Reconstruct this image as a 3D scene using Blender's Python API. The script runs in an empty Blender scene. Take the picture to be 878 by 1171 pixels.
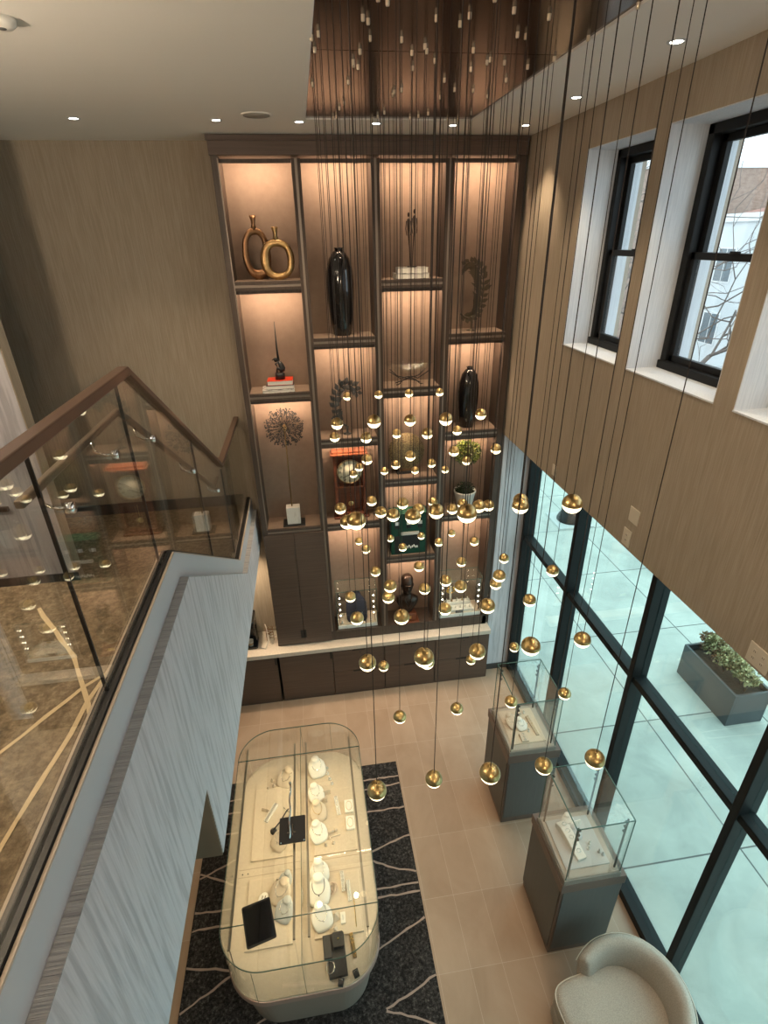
import bpy, bmesh, math, random
from mathutils import Vector, Matrix, noise
C = bpy.context.scene.collection
SC = bpy.context.scene
PI = math.pi
random.seed(7)

# ------------------------------------------------------------------ camera
cam_d = bpy.data.cameras.new('camera'); cam = bpy.data.objects.new('camera', cam_d); C.objects.link(cam)
cam_d.sensor_fit = 'VERTICAL'; cam_d.sensor_height = 24.0
cam_d.lens = 608.97 / 1171 * 24.0; cam_d.clip_start = 0.05; cam_d.clip_end = 300
def cam_matrix(yaw, pitch, roll):
    B = Matrix(((1,0,0),(0,0,-1),(0,1,0)))
    cy, sy, cp, sp, cr, sr = math.cos(yaw), math.sin(yaw), math.cos(pitch), math.sin(pitch), math.cos(roll), math.sin(roll)
    M = Matrix(((cr,-sr,0),(sr,cr,0),(0,0,1))) @ Matrix(((1,0,0),(0,cp,-sp),(0,sp,cp))) @ B @ Matrix(((cy,-sy,0),(sy,cy,0),(0,0,1)))
    return Matrix((M[0], -M[1], -M[2])).transposed()
R4 = cam_matrix(0.135494225, 0.474304871, -0.0199159019).to_4x4()
cam.matrix_world = Matrix.Translation((0, 0, 6.10)) @ R4
SC.camera = cam

# ------------------------------------------------------------------ world, exposure
SC.view_settings.view_transform = 'Standard'; SC.view_settings.look = 'None'
SC.view_settings.exposure = 0.75; SC.view_settings.gamma = 1.0; SC.view_settings.use_curve_mapping = False
w = bpy.data.worlds.new('overcast_sky'); SC.world = w; w.use_nodes = True
nt = w.node_tree; bg = nt.nodes['Background']
tc = nt.nodes.new('ShaderNodeTexCoord'); mp = nt.nodes.new('ShaderNodeMapping'); mp.inputs['Scale'].default_value = (1, 1, 3)
nz = nt.nodes.new('ShaderNodeTexNoise'); nz.inputs['Scale'].default_value = 2.2; nz.inputs['Detail'].default_value = 5
rp = nt.nodes.new('ShaderNodeValToRGB')
rp.color_ramp.elements[0].position = 0.35; rp.color_ramp.elements[0].color = (0.66, 0.76, 0.82, 1)
rp.color_ramp.elements[1].position = 0.65; rp.color_ramp.elements[1].color = (0.90, 0.96, 1.0, 1)
nt.links.new(tc.outputs['Generated'], mp.inputs['Vector']); nt.links.new(mp.outputs['Vector'], nz.inputs['Vector'])
nt.links.new(nz.outputs['Fac'], rp.inputs['Fac']); nt.links.new(rp.outputs['Color'], bg.inputs['Color'])
bg.inputs['Strength'].default_value = 2.0
cy = SC.cycles
cy.use_denoising = True; cy.max_bounces = 8; cy.diffuse_bounces = 4; cy.glossy_bounces = 4; cy.transparent_max_bounces = 24
cy.sample_clamp_indirect = 4.0; cy.caustics_reflective = False; cy.caustics_refractive = False; cy.blur_glossy = 0.5

K_HALL_FILL = 105.0      # added unseen globes that brighten the ceiling
K_DOWN = 46.0      # ceiling downlights, watts
K_LED = 4.4        # niche strips
K_CASE = 0.85       # light bars in the glass cases
WARM = (1.0, 0.78, 0.54)
def lamp(name, kind, loc, power, col=WARM, rot=(0,0,0), **kw):
    d = bpy.data.lights.new(name, kind); d.energy = power; d.color = col
    for k, v in kw.items(): setattr(d, k, v)
    o = bpy.data.objects.new(name, d); C.objects.link(o); o.location = loc; o.rotation_euler = rot
    return o

# ------------------------------------------------------------------ materials
MAT = {}
def mat(name, col, rough=0.6, metal=0.0, bump=None, var=None, emit=None, spec=0.5, coat=0.0):
    """bump=(scale vec, strength)  var=(scale vec, second colour, lo, hi)"""
    if name in MAT: return MAT[name]
    m = bpy.data.materials.new(name); m.use_nodes = True; t = m.node_tree; b = t.nodes['Principled BSDF']
    b.inputs['Base Color'].default_value = (*col, 1); b.inputs['Roughness'].default_value = rough
    b.inputs['Metallic'].default_value = metal; b.inputs['Specular IOR Level'].default_value = spec
    b.inputs['Coat Weight'].default_value = coat
    def tex(scale, detail=4):
        c = t.nodes.new('ShaderNodeTexCoord'); q = t.nodes.new('ShaderNodeMapping'); q.inputs['Scale'].default_value = scale
        n = t.nodes.new('ShaderNodeTexNoise'); n.inputs['Scale'].default_value = 1.0; n.inputs['Detail'].default_value = detail
        t.links.new(c.outputs['Object'], q.inputs['Vector']); t.links.new(q.outputs['Vector'], n.inputs['Vector']); return n
    if var:
        n = tex(var[0]); r = t.nodes.new('ShaderNodeValToRGB')
        r.color_ramp.elements[0].position = var[2]; r.color_ramp.elements[1].position = var[3]
        r.color_ramp.elements[0].color = (*col, 1); r.color_ramp.elements[1].color = (*var[1], 1)
        t.links.new(n.outputs['Fac'], r.inputs['Fac']); t.links.new(r.outputs['Color'], b.inputs['Base Color'])
    if bump:
        n = tex(bump[0], 3); u = t.nodes.new('ShaderNodeBump'); u.inputs['Strength'].default_value = bump[1]; u.inputs['Distance'].default_value = 0.01
        t.links.new(n.outputs['Fac'], u.inputs['Height']); t.links.new(u.outputs['Normal'], b.inputs['Normal'])
    if emit:
        b.inputs['Emission Color'].default_value = (*emit[0], 1); b.inputs['Emission Strength'].default_value = emit[1]
    MAT[name] = m; return m
def glass(name, tint=(0.97,0.985,0.975), ior=1.5, rough=0.0):
    if name in MAT: return MAT[name]
    m = bpy.data.materials.new(name); m.use_nodes = True; t = m.node_tree
    for n in list(t.nodes): t.nodes.remove(n)
    o = t.nodes.new('ShaderNodeOutputMaterial'); mx = t.nodes.new('ShaderNodeMixShader')
    tr = t.nodes.new('ShaderNodeBsdfTransparent'); tr.inputs['Color'].default_value = (*tint, 1)
    gl = t.nodes.new('ShaderNodeBsdfGlossy'); gl.inputs['Roughness'].default_value = rough; gl.inputs['Color'].default_value = (1,1,1,1)
    fr = t.nodes.new('ShaderNodeFresnel'); fr.inputs['IOR'].default_value = ior
    # the same reflectance on the far side of the sheet as on the near side
    g = t.nodes.new('ShaderNodeNewGeometry'); mxi = t.nodes.new('ShaderNodeMix'); mxi.data_type = 'FLOAT'
    mxi.inputs[2].default_value = ior; mxi.inputs[3].default_value = 1.0 / ior
    t.links.new(g.outputs['Backfacing'], mxi.inputs[0]); t.links.new(mxi.outputs[0], fr.inputs['IOR'])
    inv = t.nodes.new('ShaderNodeMix'); inv.data_type = 'FLOAT'
    # fresnel node inverts ior itself for back faces, so 1/ior there keeps it a dielectric entry
    t.links.new(fr.outputs['Fac'], mx.inputs['Fac']); t.links.new(tr.outputs['BSDF'], mx.inputs[1]); t.links.new(gl.outputs['BSDF'], mx.inputs[2])
    t.nodes.remove(inv)
    t.links.new(mx.outputs['Shader'], o.inputs['Surface']); MAT[name] = m; return m
def grid_mat(name, col, col2, joint, px, py, ox, oy, wd, rough, var_scale, axis='XY', jbump=False):
    """stone or concrete with joints every px / py metres (object coordinates)"""
    m = bpy.data.materials.new(name); m.use_nodes = True; t = m.node_tree; b = t.nodes['Principled BSDF']; b.inputs['Roughness'].default_value = rough
    N = lambda k: t.nodes.new(k)
    c = N('ShaderNodeTexCoord'); s = N('ShaderNodeSeparateXYZ'); t.links.new(c.outputs['Object'], s.inputs[0])
    def line(out, p, o):
        a = N('ShaderNodeMath'); a.operation = 'SUBTRACT'; a.inputs[1].default_value = o; t.links.new(out, a.inputs[0])
        d = N('ShaderNodeMath'); d.operation = 'DIVIDE'; d.inputs[1].default_value = p; t.links.new(a.outputs[0], d.inputs[0])
        f = N('ShaderNodeMath'); f.operation = 'FRACT'; t.links.new(d.outputs[0], f.inputs[0])
        g = N('ShaderNodeMath'); g.operation = 'LESS_THAN'; g.inputs[1].default_value = wd / p; t.links.new(f.outputs[0], g.inputs[0])
        fl = N('ShaderNodeMath'); fl.operation = 'FLOOR'; t.links.new(d.outputs[0], fl.inputs[0]); return g.outputs[0], fl.outputs[0]
    gx, fx = line(s.outputs['X'], px, ox); gy, fy = line(s.outputs['Y'], py, oy)
    mxm = N('ShaderNodeMath'); mxm.operation = 'MAXIMUM'; t.links.new(gx, mxm.inputs[0]); t.links.new(gy, mxm.inputs[1])
    cb = N('ShaderNodeCombineXYZ'); t.links.new(fx, cb.inputs[0]); t.links.new(fy, cb.inputs[1])
    wn = N('ShaderNodeTexWhiteNoise'); t.links.new(cb.outputs[0], wn.inputs['Vector'])
    mp = N('ShaderNodeMapping'); mp.inputs['Scale'].default_value = var_scale; t.links.new(c.outputs['Object'], mp.inputs['Vector'])
    n = N('ShaderNodeTexNoise'); n.inputs['Scale'].default_value = 1; n.inputs['Detail'].default_value = 8; n.inputs['Roughness'].default_value = 0.62; n.inputs['Distortion'].default_value = 0.6
    t.links.new(mp.outputs[0], n.inputs['Vector'])
    ad = N('ShaderNodeMath'); ad.operation = 'MULTIPLY_ADD'; ad.inputs[1].default_value = 0.22; t.links.new(wn.outputs['Value'], ad.inputs[0]); t.links.new(n.outputs['Fac'], ad.inputs[2])
    r = N('ShaderNodeValToRGB'); r.color_ramp.elements[0].position = 0.38; r.color_ramp.elements[1].position = 0.85
    r.color_ramp.elements[0].color = (*col, 1); r.color_ramp.elements[1].color = (*col2, 1); t.links.new(ad.outputs[0], r.inputs['Fac'])
    mx = N('ShaderNodeMix'); mx.data_type = 'RGBA'; mx.inputs[7].default_value = (*joint, 1)
    t.links.new(mxm.outputs[0], mx.inputs[0]); t.links.new(r.outputs['Color'], mx.inputs[6]); t.links.new(mx.outputs[2], b.inputs['Base Color'])
    u = N('ShaderNodeBump'); u.inputs['Strength'].default_value = 0.15; u.inputs['Distance'].default_value = 0.004
    t.links.new(n.outputs['Fac'], u.inputs['Height']); t.links.new(u.outputs['Normal'], b.inputs['Normal'])
    MAT[name] = m; return m
def carpet(name, a, b_, c_, sc):
    m = mat(name, a, 0.95, bump=((sc*3,)*3, 0.6), spec=0.1)
    t = m.node_tree; bs = t.nodes['Principled BSDF']
    c = t.nodes.new('ShaderNodeTexCoord'); n = t.nodes.new('ShaderNodeTexNoise'); n.inputs['Scale'].default_value = sc; n.inputs['Detail'].default_value = 6; n.inputs['Roughness'].default_value = 0.75
    r = t.nodes.new('ShaderNodeValToRGB'); e = r.color_ramp.elements
    e[0].position = 0.40; e[0].color = (*a, 1); e[1].position = 0.70; e[1].color = (*c_, 1); k = e.new(0.54); k.color = (*b_, 1)
    t.links.new(c.outputs['Object'], n.inputs['Vector']); t.links.new(n.outputs['Fac'], r.inputs['Fac']); t.links.new(r.outputs['Color'], bs.inputs['Base Color']); return m

TAN = mat('tan_wallpaper', (0.315,0.262,0.20), 0.8, bump=((130,130,5), 0.45), var=((110,110,4), (0.385,0.325,0.255), 0.35, 0.65))
PALE = mat('pale_grass_wallpaper', (0.46,0.455,0.495), 0.8, bump=((22,22,1.5), 1.0), var=((26,26,1.7), (0.60,0.59,0.635), 0.38, 0.52))
REVEAL = mat('white_reveal_paper', (0.60,0.64,0.69), 0.8, bump=((90,90,5), 0.3), var=((110,110,5), (0.68,0.715,0.76), 0.4, 0.6))
CEIL = mat('ceiling_paint', (0.88,0.86,0.82), 0.9)
WOODD = mat('dark_walnut_veneer', (0.080,0.052,0.040), 0.45, var=((2,8,90), (0.105,0.070,0.054), 0.35, 0.65))
WOODV = mat('dark_frame_veneer', (0.052,0.035,0.027), 0.5, var=((60,60,3), (0.072,0.050,0.038), 0.35, 0.65))
NICHE = mat('taupe_niche_lining', (0.24,0.17,0.127), 0.8, var=((14,14,14), (0.27,0.195,0.145), 0.3, 0.7), bump=((200,200,200), 0.15))
TRIM = mat('champagne_trim', (0.26,0.22,0.19), 0.35, metal=0.6)
BLACK = mat('black_lacquer', (0.006,0.006,0.007), 0.12, coat=0.4)
BLACKM = mat('matt_black', (0.012,0.012,0.013), 0.5)
FRAMEB = mat('black_window_frame', (0.010,0.011,0.012), 0.5, spec=0.22)
GOLD = mat('hammered_gold', (0.62,0.43,0.20), 0.32, metal=1.0, bump=((60,60,60), 0.4), var=((12,12,12), (0.38,0.24,0.11), 0.35, 0.7))
GOLDB = mat('bronze_gold', (0.30,0.17,0.09), 0.35, metal=1.0, bump=((60,60,60), 0.4))
BRASS = mat('brushed_brass', (0.60,0.43,0.19), 0.33, metal=1.0)
LENS = mat('lit_globe_lens', (1,0.95,0.8), 0.1, emit=((1.0,0.84,0.52), 2.4), bump=((90,90,90), 0.6))
CORD = mat('pendant_cord', (0.02,0.013,0.01), 0.7)
STONE = mat('cream_counter_stone', (0.66,0.58,0.49), 0.4, var=((60,60,60), (0.56,0.48,0.40), 0.4, 0.75))
CREAM = mat('cream_deck_fabric', (0.58,0.49,0.38), 0.75, var=((40,40,40), (0.63,0.54,0.42), 0.3, 0.7))
CREAMT = mat('cream_tray_leather', (0.64,0.54,0.42), 0.6)
WHITEL = mat('white_leatherette', (0.80,0.78,0.72), 0.5)
GREYL = mat('pale_grey_leatherette', (0.50,0.52,0.52), 0.5)
SILVER = mat('silver_jewellery', (0.75,0.74,0.72), 0.2, metal=1.0)
CHROME = mat('polished_chrome', (0.8,0.8,0.8), 0.08, metal=1.0)
GLASS = glass('case_glass', (0.975,0.985,0.98))
GUARD = glass('guard_glass', (0.93,0.94,0.92), 1.66)
STORE = glass('storefront_glass', (0.82,0.985,0.965), 1.5)
WING = glass('window_glass', (0.93,0.97,0.97), 1.5)
GEDGE = mat('green_glass_edge', (0.08,0.14,0.12), 0.2)
BRONZEP = mat('bronze_mirror_panel', (0.060,0.031,0.017), 0.16, metal=1.0)
PEDG = mat('slate_pedestal_panel', (0.10,0.103,0.10), 0.5, var=((60,60,4), (0.112,0.115,0.112), 0.3, 0.7))
PEDB = mat('taupe_pedestal_edge', (0.14,0.10,0.082), 0.4)
TILE = grid_mat('beige_stone_tile', (0.33,0.228,0.158), (0.44,0.325,0.24), (0.49,0.385,0.30), 0.305, 0.64, 0.75, 2.354, 0.004, 0.42, (2.2,1.2,1))
RUGM = carpet('charcoal_rug_pile', (0.014,0.013,0.014), (0.045,0.042,0.042), (0.16,0.15,0.145), 42)
RUGL = mat('dusty_rug_line', (0.40,0.31,0.27), 0.95, spec=0.1)
CARP = carpet('brown_hall_carpet', (0.10,0.075,0.048), (0.18,0.138,0.092), (0.30,0.235,0.16), 26)
CARPL = mat('sand_carpet_line', (0.60,0.47,0.30), 0.95, spec=0.1)
CONC = grid_mat('sidewalk_concrete', (0.37,0.37,0.34), (0.55,0.545,0.50), (0.10,0.10,0.10), 1.65, 1.8, 4.35, 4.78, 0.018, 0.85, (1.6,1.6,1.6))
ASPH = mat('asphalt', (0.10,0.10,0.105), 0.9, var=((3,3,3), (0.16,0.16,0.16), 0.3, 0.7))
FAB = mat('oatmeal_boucle', (0.46,0.415,0.365), 0.95, bump=((180,180,180), 0.8), var=((120,120,120), (0.58,0.53,0.47), 0.35, 0.65), spec=0.15)
SKIRT = mat('pale_grey_trim_paint', (0.54,0.555,0.60), 0.5)
BEIGE = mat('beige_glazing_bead', (0.50,0.41,0.33), 0.6)
BAND = mat('shaded_ribbed_paper', (0.30,0.305,0.315), 0.85, bump=((4,120,4), 1.0), var=((3,70,3), (0.42,0.425,0.43), 0.35, 0.6))  # wallpaper wrapped over the wall top, its grazing-light shade put into the colour
RAILW = mat('bronze_cap_rail', (0.15,0.095,0.07), 0.3, metal=0.5)
BROWN = mat('brown_bulkhead_paint', (0.17,0.125,0.085), 0.7)
BASEB = mat('dark_grey_baseboard', (0.05,0.05,0.05), 0.5)
LEAF = mat('box_leaf', (0.025,0.045,0.006), 0.5, var=((26,26,26), (0.22,0.27,0.02), 0.48, 0.68))
LEAFD = mat('dark_leaf', (0.02,0.035,0.01), 0.6)
SHRUB = mat('grey_green_shrub_leaf', (0.13,0.115,0.04), 0.6, var=((9,9,9), (0.58,0.52,0.28), 0.42, 0.62))
SHRUBR = mat('rusty_shrub_leaf', (0.16,0.06,0.035), 0.6, var=((9,9,9), (0.30,0.22,0.10), 0.4, 0.65))
WHITEP = mat('white_ceramic', (0.62,0.58,0.53), 0.4)
MARBLE = mat('white_marble', (0.66,0.62,0.57), 0.3, var=((20,20,6), (0.40,0.36,0.33), 0.6, 0.8))
CHERRY = mat('cherry_wood', (0.12,0.033,0.015), 0.35, var=((3,3,40), (0.17,0.052,0.022), 0.3, 0.7))
DIAL = mat('ivory_dial', (0.62,0.60,0.46), 0.4)
RED = mat('red_cover', (0.62,0.045,0.015), 0.4)
PAPER = mat('page_paper', (0.75,0.72,0.66), 0.8)
GREENB = mat('bottle_green_paint', (0.006,0.055,0.035), 0.35)
DKBRZ = mat('dark_bronze', (0.035,0.022,0.016), 0.35, metal=0.6)
OLDSIL = mat('aged_silver', (0.10,0.08,0.055), 0.4, metal=0.6)
PLASW = mat('switch_plastic', (0.62,0.56,0.47), 0.4)
BARK = mat('grey_bark', (0.14,0.12,0.11), 0.9)
def put(o, label=None, cat=None, group=None, kind=None):
    if label: o['label'] = label
    if cat: o['category'] = cat
    if group: o['group'] = group
    if kind: o['kind'] = kind
    return o
def thing(name, label, cat, loc=(0,0,0), rz=0.0, group=None):
    o = bpy.data.objects.new(name, None); C.objects.link(o); o.location = loc; o.rotation_euler = (0,0,rz)
    o.empty_display_size = 0.05
    return put(o, label, cat, group)
def copy_tree(o, parent=None):
    c = o.copy(); C.objects.link(c)
    if parent: c.parent = parent
    for ch in list(o.children): copy_tree(ch, c)
    return c
class MB:
    def __init__(s): s.v = []; s.f = []; s.m = []; s.cur = 0; s.sm = []; s.T = None
    def add(s, vs, fs, smooth=False):
        n = len(s.v)
        s.v += [tuple(s.T @ Vector(p)) if s.T else tuple(p) for p in vs]
        s.f += [[i + n for i in f] for f in fs]; s.m += [s.cur] * len(fs); s.sm += [smooth] * len(fs); return s
    def box(s, x0, x1, y0, y1, z0, z1):
        v = [(x,y,z) for z in (z0,z1) for y in (y0,y1) for x in (x0,x1)]
        return s.add(v, [(0,2,3,1),(4,5,7,6),(0,1,5,4),(2,6,7,3),(0,4,6,2),(1,3,7,5)])
    def prism(s, poly, z0, z1, T=None):
        n = len(poly)
        v = [(p[0],p[1],z0) for p in poly] + [(p[0],p[1],z1) for p in poly]
        if T: v = [tuple(T @ Vector(q)) for q in v]
        return s.add(v, [list(range(n))[::-1], list(range(n, 2*n))] + [(i, (i+1)%n, (i+1)%n+n, i+n) for i in range(n)])
    def yz(s, poly, x0, x1):
        """profile in the yz plane extruded along x"""
        n = len(poly); v = [(x0,p[0],p[1]) for p in poly] + [(x1,p[0],p[1]) for p in poly]
        return s.add(v, [list(range(n))[::-1], list(range(n, 2*n))] + [(i, (i+1)%n, (i+1)%n+n, i+n) for i in range(n)])
    def lathe(s, prof, seg=24, c=(0,0,0), sx=1, sy=1, caps=True):
        vs = []; fs = []
        for r, z in prof:
            for k in range(seg):
                a = 2*PI*k/seg; vs.append((c[0]+r*sx*math.cos(a), c[1]+r*sy*math.sin(a), c[2]+z))
        for i in range(len(prof)-1):
            for k in range(seg):
                a = i*seg+k; b = i*seg+(k+1)%seg; fs.append((a, b, b+seg, a+seg))
        if caps and prof[0][0] > 1e-6: fs.append(list(range(seg))[::-1])
        if caps and prof[-1][0] > 1e-6: fs.append([(len(prof)-1)*seg+k for k in range(seg)])
        return s.add(vs, fs, True)
    def cyl(s, c, r, z0, z1, seg=20): return s.lathe([(r,z0),(r,z1)], seg, c)
    def ball(s, c, rx, ry=None, rz=None, seg=16, rings=10):
        ry = ry or rx; rz = rz or rx; vs = []; fs = []
        for i in range(rings+1):
            p = PI*i/rings
            for k in range(seg):
                a = 2*PI*k/seg; vs.append((c[0]+rx*math.sin(p)*math.cos(a), c[1]+ry*math.sin(p)*math.sin(a), c[2]-rz*math.cos(p)))
        for i in range(rings):
            for k in range(seg):
                a = i*seg+k; b = i*seg+(k+1)%seg; fs.append((a, b, b+seg, a+seg))
        return s.add(vs, fs, True)
    def tube(s, pts, r, seg=8, closed=False, flat=None):
        """r: number or one per point.  flat: scale of the second cross axis"""
        P = [Vector(p) for p in pts]; n = len(P); vs = []; fs = []; up = Vector((0,0,1)); prev = None
        for i in range(n):
            a = P[(i-1) % n] if (closed or i > 0) else P[i]; b = P[(i+1) % n] if (closed or i < n-1) else P[i]
            t = (b-a).normalized() if (b-a).length > 1e-9 else Vector((0,0,1))
            if prev is None: prev = t.orthogonal().normalized() if abs(t.dot(up)) > 0.95 else t.cross(up).normalized()
            u = (prev - t*prev.dot(t)); u = u.normalized() if u.length > 1e-6 else t.orthogonal().normalized(); q = t.cross(u); prev = u
            ri = r[i] if isinstance(r, (list, tuple)) else r
            for k in range(seg):
                an = 2*PI*k/seg; vs.append(tuple(P[i] + u*math.cos(an)*ri + q*math.sin(an)*ri*(flat or 1)))
        m = n if closed else n-1
        for i in range(m):
            for k in range(seg):
                a = i*seg+k; b = i*seg+(k+1)%seg; c = ((i+1)%n)*seg+(k+1)%seg; d = ((i+1)%n)*seg+k; fs.append((a,b,c,d))
        if not closed: fs += [list(range(seg))[::-1], [(n-1)*seg+k for k in range(seg)]]
        return s.add(vs, fs, True)
    def bar(s, a, b, w, h):
        """square bar of width w (sideways) and height h from a to b"""
        a = Vector(a); b = Vector(b); t = (b-a).normalized(); u = t.cross(Vector((0,0,1))); u = u.normalized() if u.length > 1e-4 else Vector((1,0,0)); q = u.cross(t)
        v = [tuple(p + u*i*w/2 + q*j*h/2) for p in (a,b) for i, j in ((-1,-1),(1,-1),(1,1),(-1,1))]
        return s.add(v, [(3,2,1,0),(4,5,6,7),(0,1,5,4),(1,2,6,5),(2,3,7,6),(3,0,4,7)])
    def build(s, name, mats, parent=None, loc=None, bevel=0.0, fix=True):
        me = bpy.data.meshes.new(name); me.from_pydata(s.v, [], s.f)
        for m in (mats if isinstance(mats, (list, tuple)) else [mats]): me.materials.append(m)
        for p, mi, sm in zip(me.polygons, s.m, s.sm): p.material_index = mi; p.use_smooth = sm
        if fix:
            b = bmesh.new(); b.from_mesh(me); bmesh.ops.recalc_face_normals(b, faces=b.faces); b.to_mesh(me); b.free()
        me.update(); o = bpy.data.objects.new(name, me); C.objects.link(o)
        if parent: o.parent = parent
        if loc: o.location = loc
        if bevel:
            q = o.modifiers.new('bevel', 'BEVEL'); q.width = bevel; q.segments = 2; q.limit_method = 'ANGLE'; q.angle_limit = 0.9
        return o
def struct(name, mb, m, parent=None, bevel=0.0):
    o = mb.build(name, m, parent, bevel=bevel)
    if parent is None: o['kind'] = 'structure'
    return o
def rrect(x0, x1, y0, y1, r, seg=10):
    p = []
    for cx, cy_, a0 in ((x1-r,y1-r,0),(x0+r,y1-r,90),(x0+r,y0+r,180),(x1-r,y0+r,270)):
        for k in range(seg+1):
            a = math.radians(a0 + 90*k/seg); p.append((cx+r*math.cos(a), cy_+r*math.sin(a)))
    return p
def sbox(name, x0, x1, y0, y1, z0, z1, m): return struct(name, MB().box(x0,x1,y0,y1,z0,z1), m)

# ================================================================== STRUCTURE
ZC = 6.98; XR = 2.37; XS = 2.83; YT = 6.45; YB = 6.08
sbox('floor', -6, XS+0.08, -5, 6.6, -0.12, 0, TILE)
b = MB(); PX0, PX1, PY0, PY1 = 0.15, 1.56, 0.3, 5.40
b.box(-6, PX0, -5, 6.6, ZC, ZC+0.15); b.box(PX1, 3.0, -5, 6.6, ZC, ZC+0.15); b.box(PX0, PX1, PY1, 6.6, ZC, ZC+0.15); b.box(PX0, PX1, -5, PY0, ZC, ZC+0.15)
struct('ceiling', b, CEIL)
sbox('wall_back', -6, 3.0, YT, YT+0.15, 0, ZC, TAN)
sbox('wall_left', -6.15, -6, -5, 6.6, 0, ZC, TAN)
sbox('wall_front', -6, 3.0, -5.15, -5, 0, ZC, TAN)
# short pale wall beside the bookcase, running to the storefront
sbox('wall_storefront_return', XR+0.01, XS+0.06, YB+0.02, YT-0.005, 0.0, 3.89, PALE)
sbox('baseboard_return', XR+0.03, XS-0.05, YB+0.005, YB+0.02, 0, 0.10, BASEB)
# upper right wall with deep window openings
ZW0, ZW1 = 5.19, 6.71
WY = [(3.91,4.84),(2.80,3.76),(1.69,2.64),(0.58,1.53),(-0.53,0.42)]
b = MB(); XO = XS+0.07
b.box(XR, XO, -5, 6.45, 3.89, ZW0); b.box(XR, XO, -5, 6.45, ZW1, ZC)
ys = [-5] + [v for p in sorted(WY) for v in p] + [6.45]
for i in range(0, len(ys), 2): b.box(XR, XO, ys[i], ys[i+1], ZW0, ZW1)
struct('wall_right', b, TAN)
for i, (y0, y1) in enumerate(WY):
    n = i+1; t = 0.006
    r = MB(); r.box(XR+0.001, XO-0.04, y0, y0+t, ZW0, ZW1); r.box(XR+0.001, XO-0.04, y1-t, y1, ZW0, ZW1); r.box(XR+0.001, XO-0.04, y0, y1, ZW1-t, ZW1); r.box(XR-0.004, XO-0.04, y0, y1, ZW0, ZW0+t+0.004)
    struct('trim_%d' % n, r, REVEAL)
    a0, a1, c0, c1 = y0+t, y1-t, ZW0+t, ZW1-t; F = 0.06; zm = 5.955
    f = MB(); f.box(2.63, 2.74, a0, a0+F, c0, c1); f.box(2.63, 2.74, a1-F, a1, c0, c1); f.box(2.63, 2.74, a0, a1, c1-F, c1); f.box(2.61, 2.74, a0, a1, c0, c0+F)
    wf = struct('window_%d' % n, f, FRAMEB, bevel=0.006)
    for nm, z0, z1, x in (('upper_sash', zm-0.02, c1-F, 2.70), ('lower_sash', c0+F, zm+0.025, 2.655)):
        s = MB(); S = 0.045
        s.box(x, x+0.04, a0+F, a0+F+S, z0, z1); s.box(x, x+0.04, a1-F-S, a1-F, z0, z1); s.box(x, x+0.04, a0+F, a1-F, z1-S, z1); s.box(x, x+0.04, a0+F, a1-F, z0, z0+S)
        so = s.build(nm, FRAMEB, wf, bevel=0.004)
        MB().box(x+0.017, x+0.023, a0+F+S, a1-F-S, z0+S, z1-S).build('pane', WING, so)
    MB().box(2.64, 2.66, (a0+a1)/2-0.035, (a0+a1)/2+0.035, zm+0.025, zm+0.037).build('sash_latch', FRAMEB, wf)
# storefront
MY = [6.05, 4.73, 3.365, 2.02, 0.67, -0.68, -2.0, -3.3, -4.6]; TZ = (2.37, 2.44)
f = MB()
for y in MY: f.box(XS-0.09, XS+0.07, y-0.032, y+0.032, 0.0, 3.89)
for y0, y1 in zip(MY[1:], MY[:-1]):
    f.box(XS-0.08, XS+0.06, y0+0.03, y1-0.03, 0.0, 0.10); f.box(XS-0.07, XS+0.05, y0+0.03, y1-0.03, *TZ); f.box(XS-0.06, XS+0.05, y0+0.03, y1-0.03, 3.80, 3.89)
sf = struct('window_6', f, FRAMEB, bevel=0.006)
for y0, y1 in zip(MY[1:], MY[:-1]):
    for z0, z1 in ((0.10, TZ[0]), (TZ[1], 3.80)):
        MB().box(XS-0.005, XS+0.005, y0+0.032, y1-0.032, z0, z1).build('pane', STORE, sf)
# ceiling bronze mirror panels (three sheets with open joints)
seams = [PY0, 1.90, 3.62, PY1]
for k in range(3):
    put(MB().box(PX0+0.004, PX1-0.004, seams[k]+0.003, seams[k+1]-0.003, ZC+0.012, ZC+0.05).build('bronze_ceiling_panel', BRONZEP),
        ['bronze mirror panel in the ceiling over the viewpoint', 'dark bronze mirror ceiling panel nearer than the thin seam', 'bronze mirror ceiling panel between the seam and the bookcase'][k], 'ceiling panel', None)

# ------------------------------------------------------------------ upper hall, stairs, guard wall
XF = -0.81; YA, YBt = 2.83, 4.92; ZA, ZB = 4.48, 3.12
sbox('floor_upper_hall', -6, -0.93, -5, 2.75, 3.20, 4.40, CARP)
struct('floor_hall_edge', MB().box(-0.93, 3.0, -5, -0.35, 3.9, 4.40), CARP)
b = MB(); n = 8; dy = (4.85-2.75)/n; dz = (4.40-3.05)/n
prof = [(2.75,2.55),(2.75,4.40-dz)]
for k in range(n-1):
    prof += [(2.75+dy*(k+1), 4.40-dz*(k+1)), (2.75+dy*(k+1), 4.40-dz*(k+2))]
prof += [(6.45,3.05),(6.45,2.55)]
b.yz(prof, -6, -0.93); struct('floor_stairs', b, CARP)
# soffit under the landing and its brown end
sbox('ceiling_landing_soffit', -6, -0.95, 2.25, YT, 2.50, 2.55, CEIL)
sbox('wall_landing_end', -6, -0.815, 2.232, 2.25, 2.50, 3.20, BROWN)
sbox('ceiling_hall_soffit', -6, -0.95, -5, 2.232, 3.15, 3.20, CEIL)
sbox('wall_lower_left', -3.6, -3.5, -5, YT, 0, 3.15, TAN)
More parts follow.
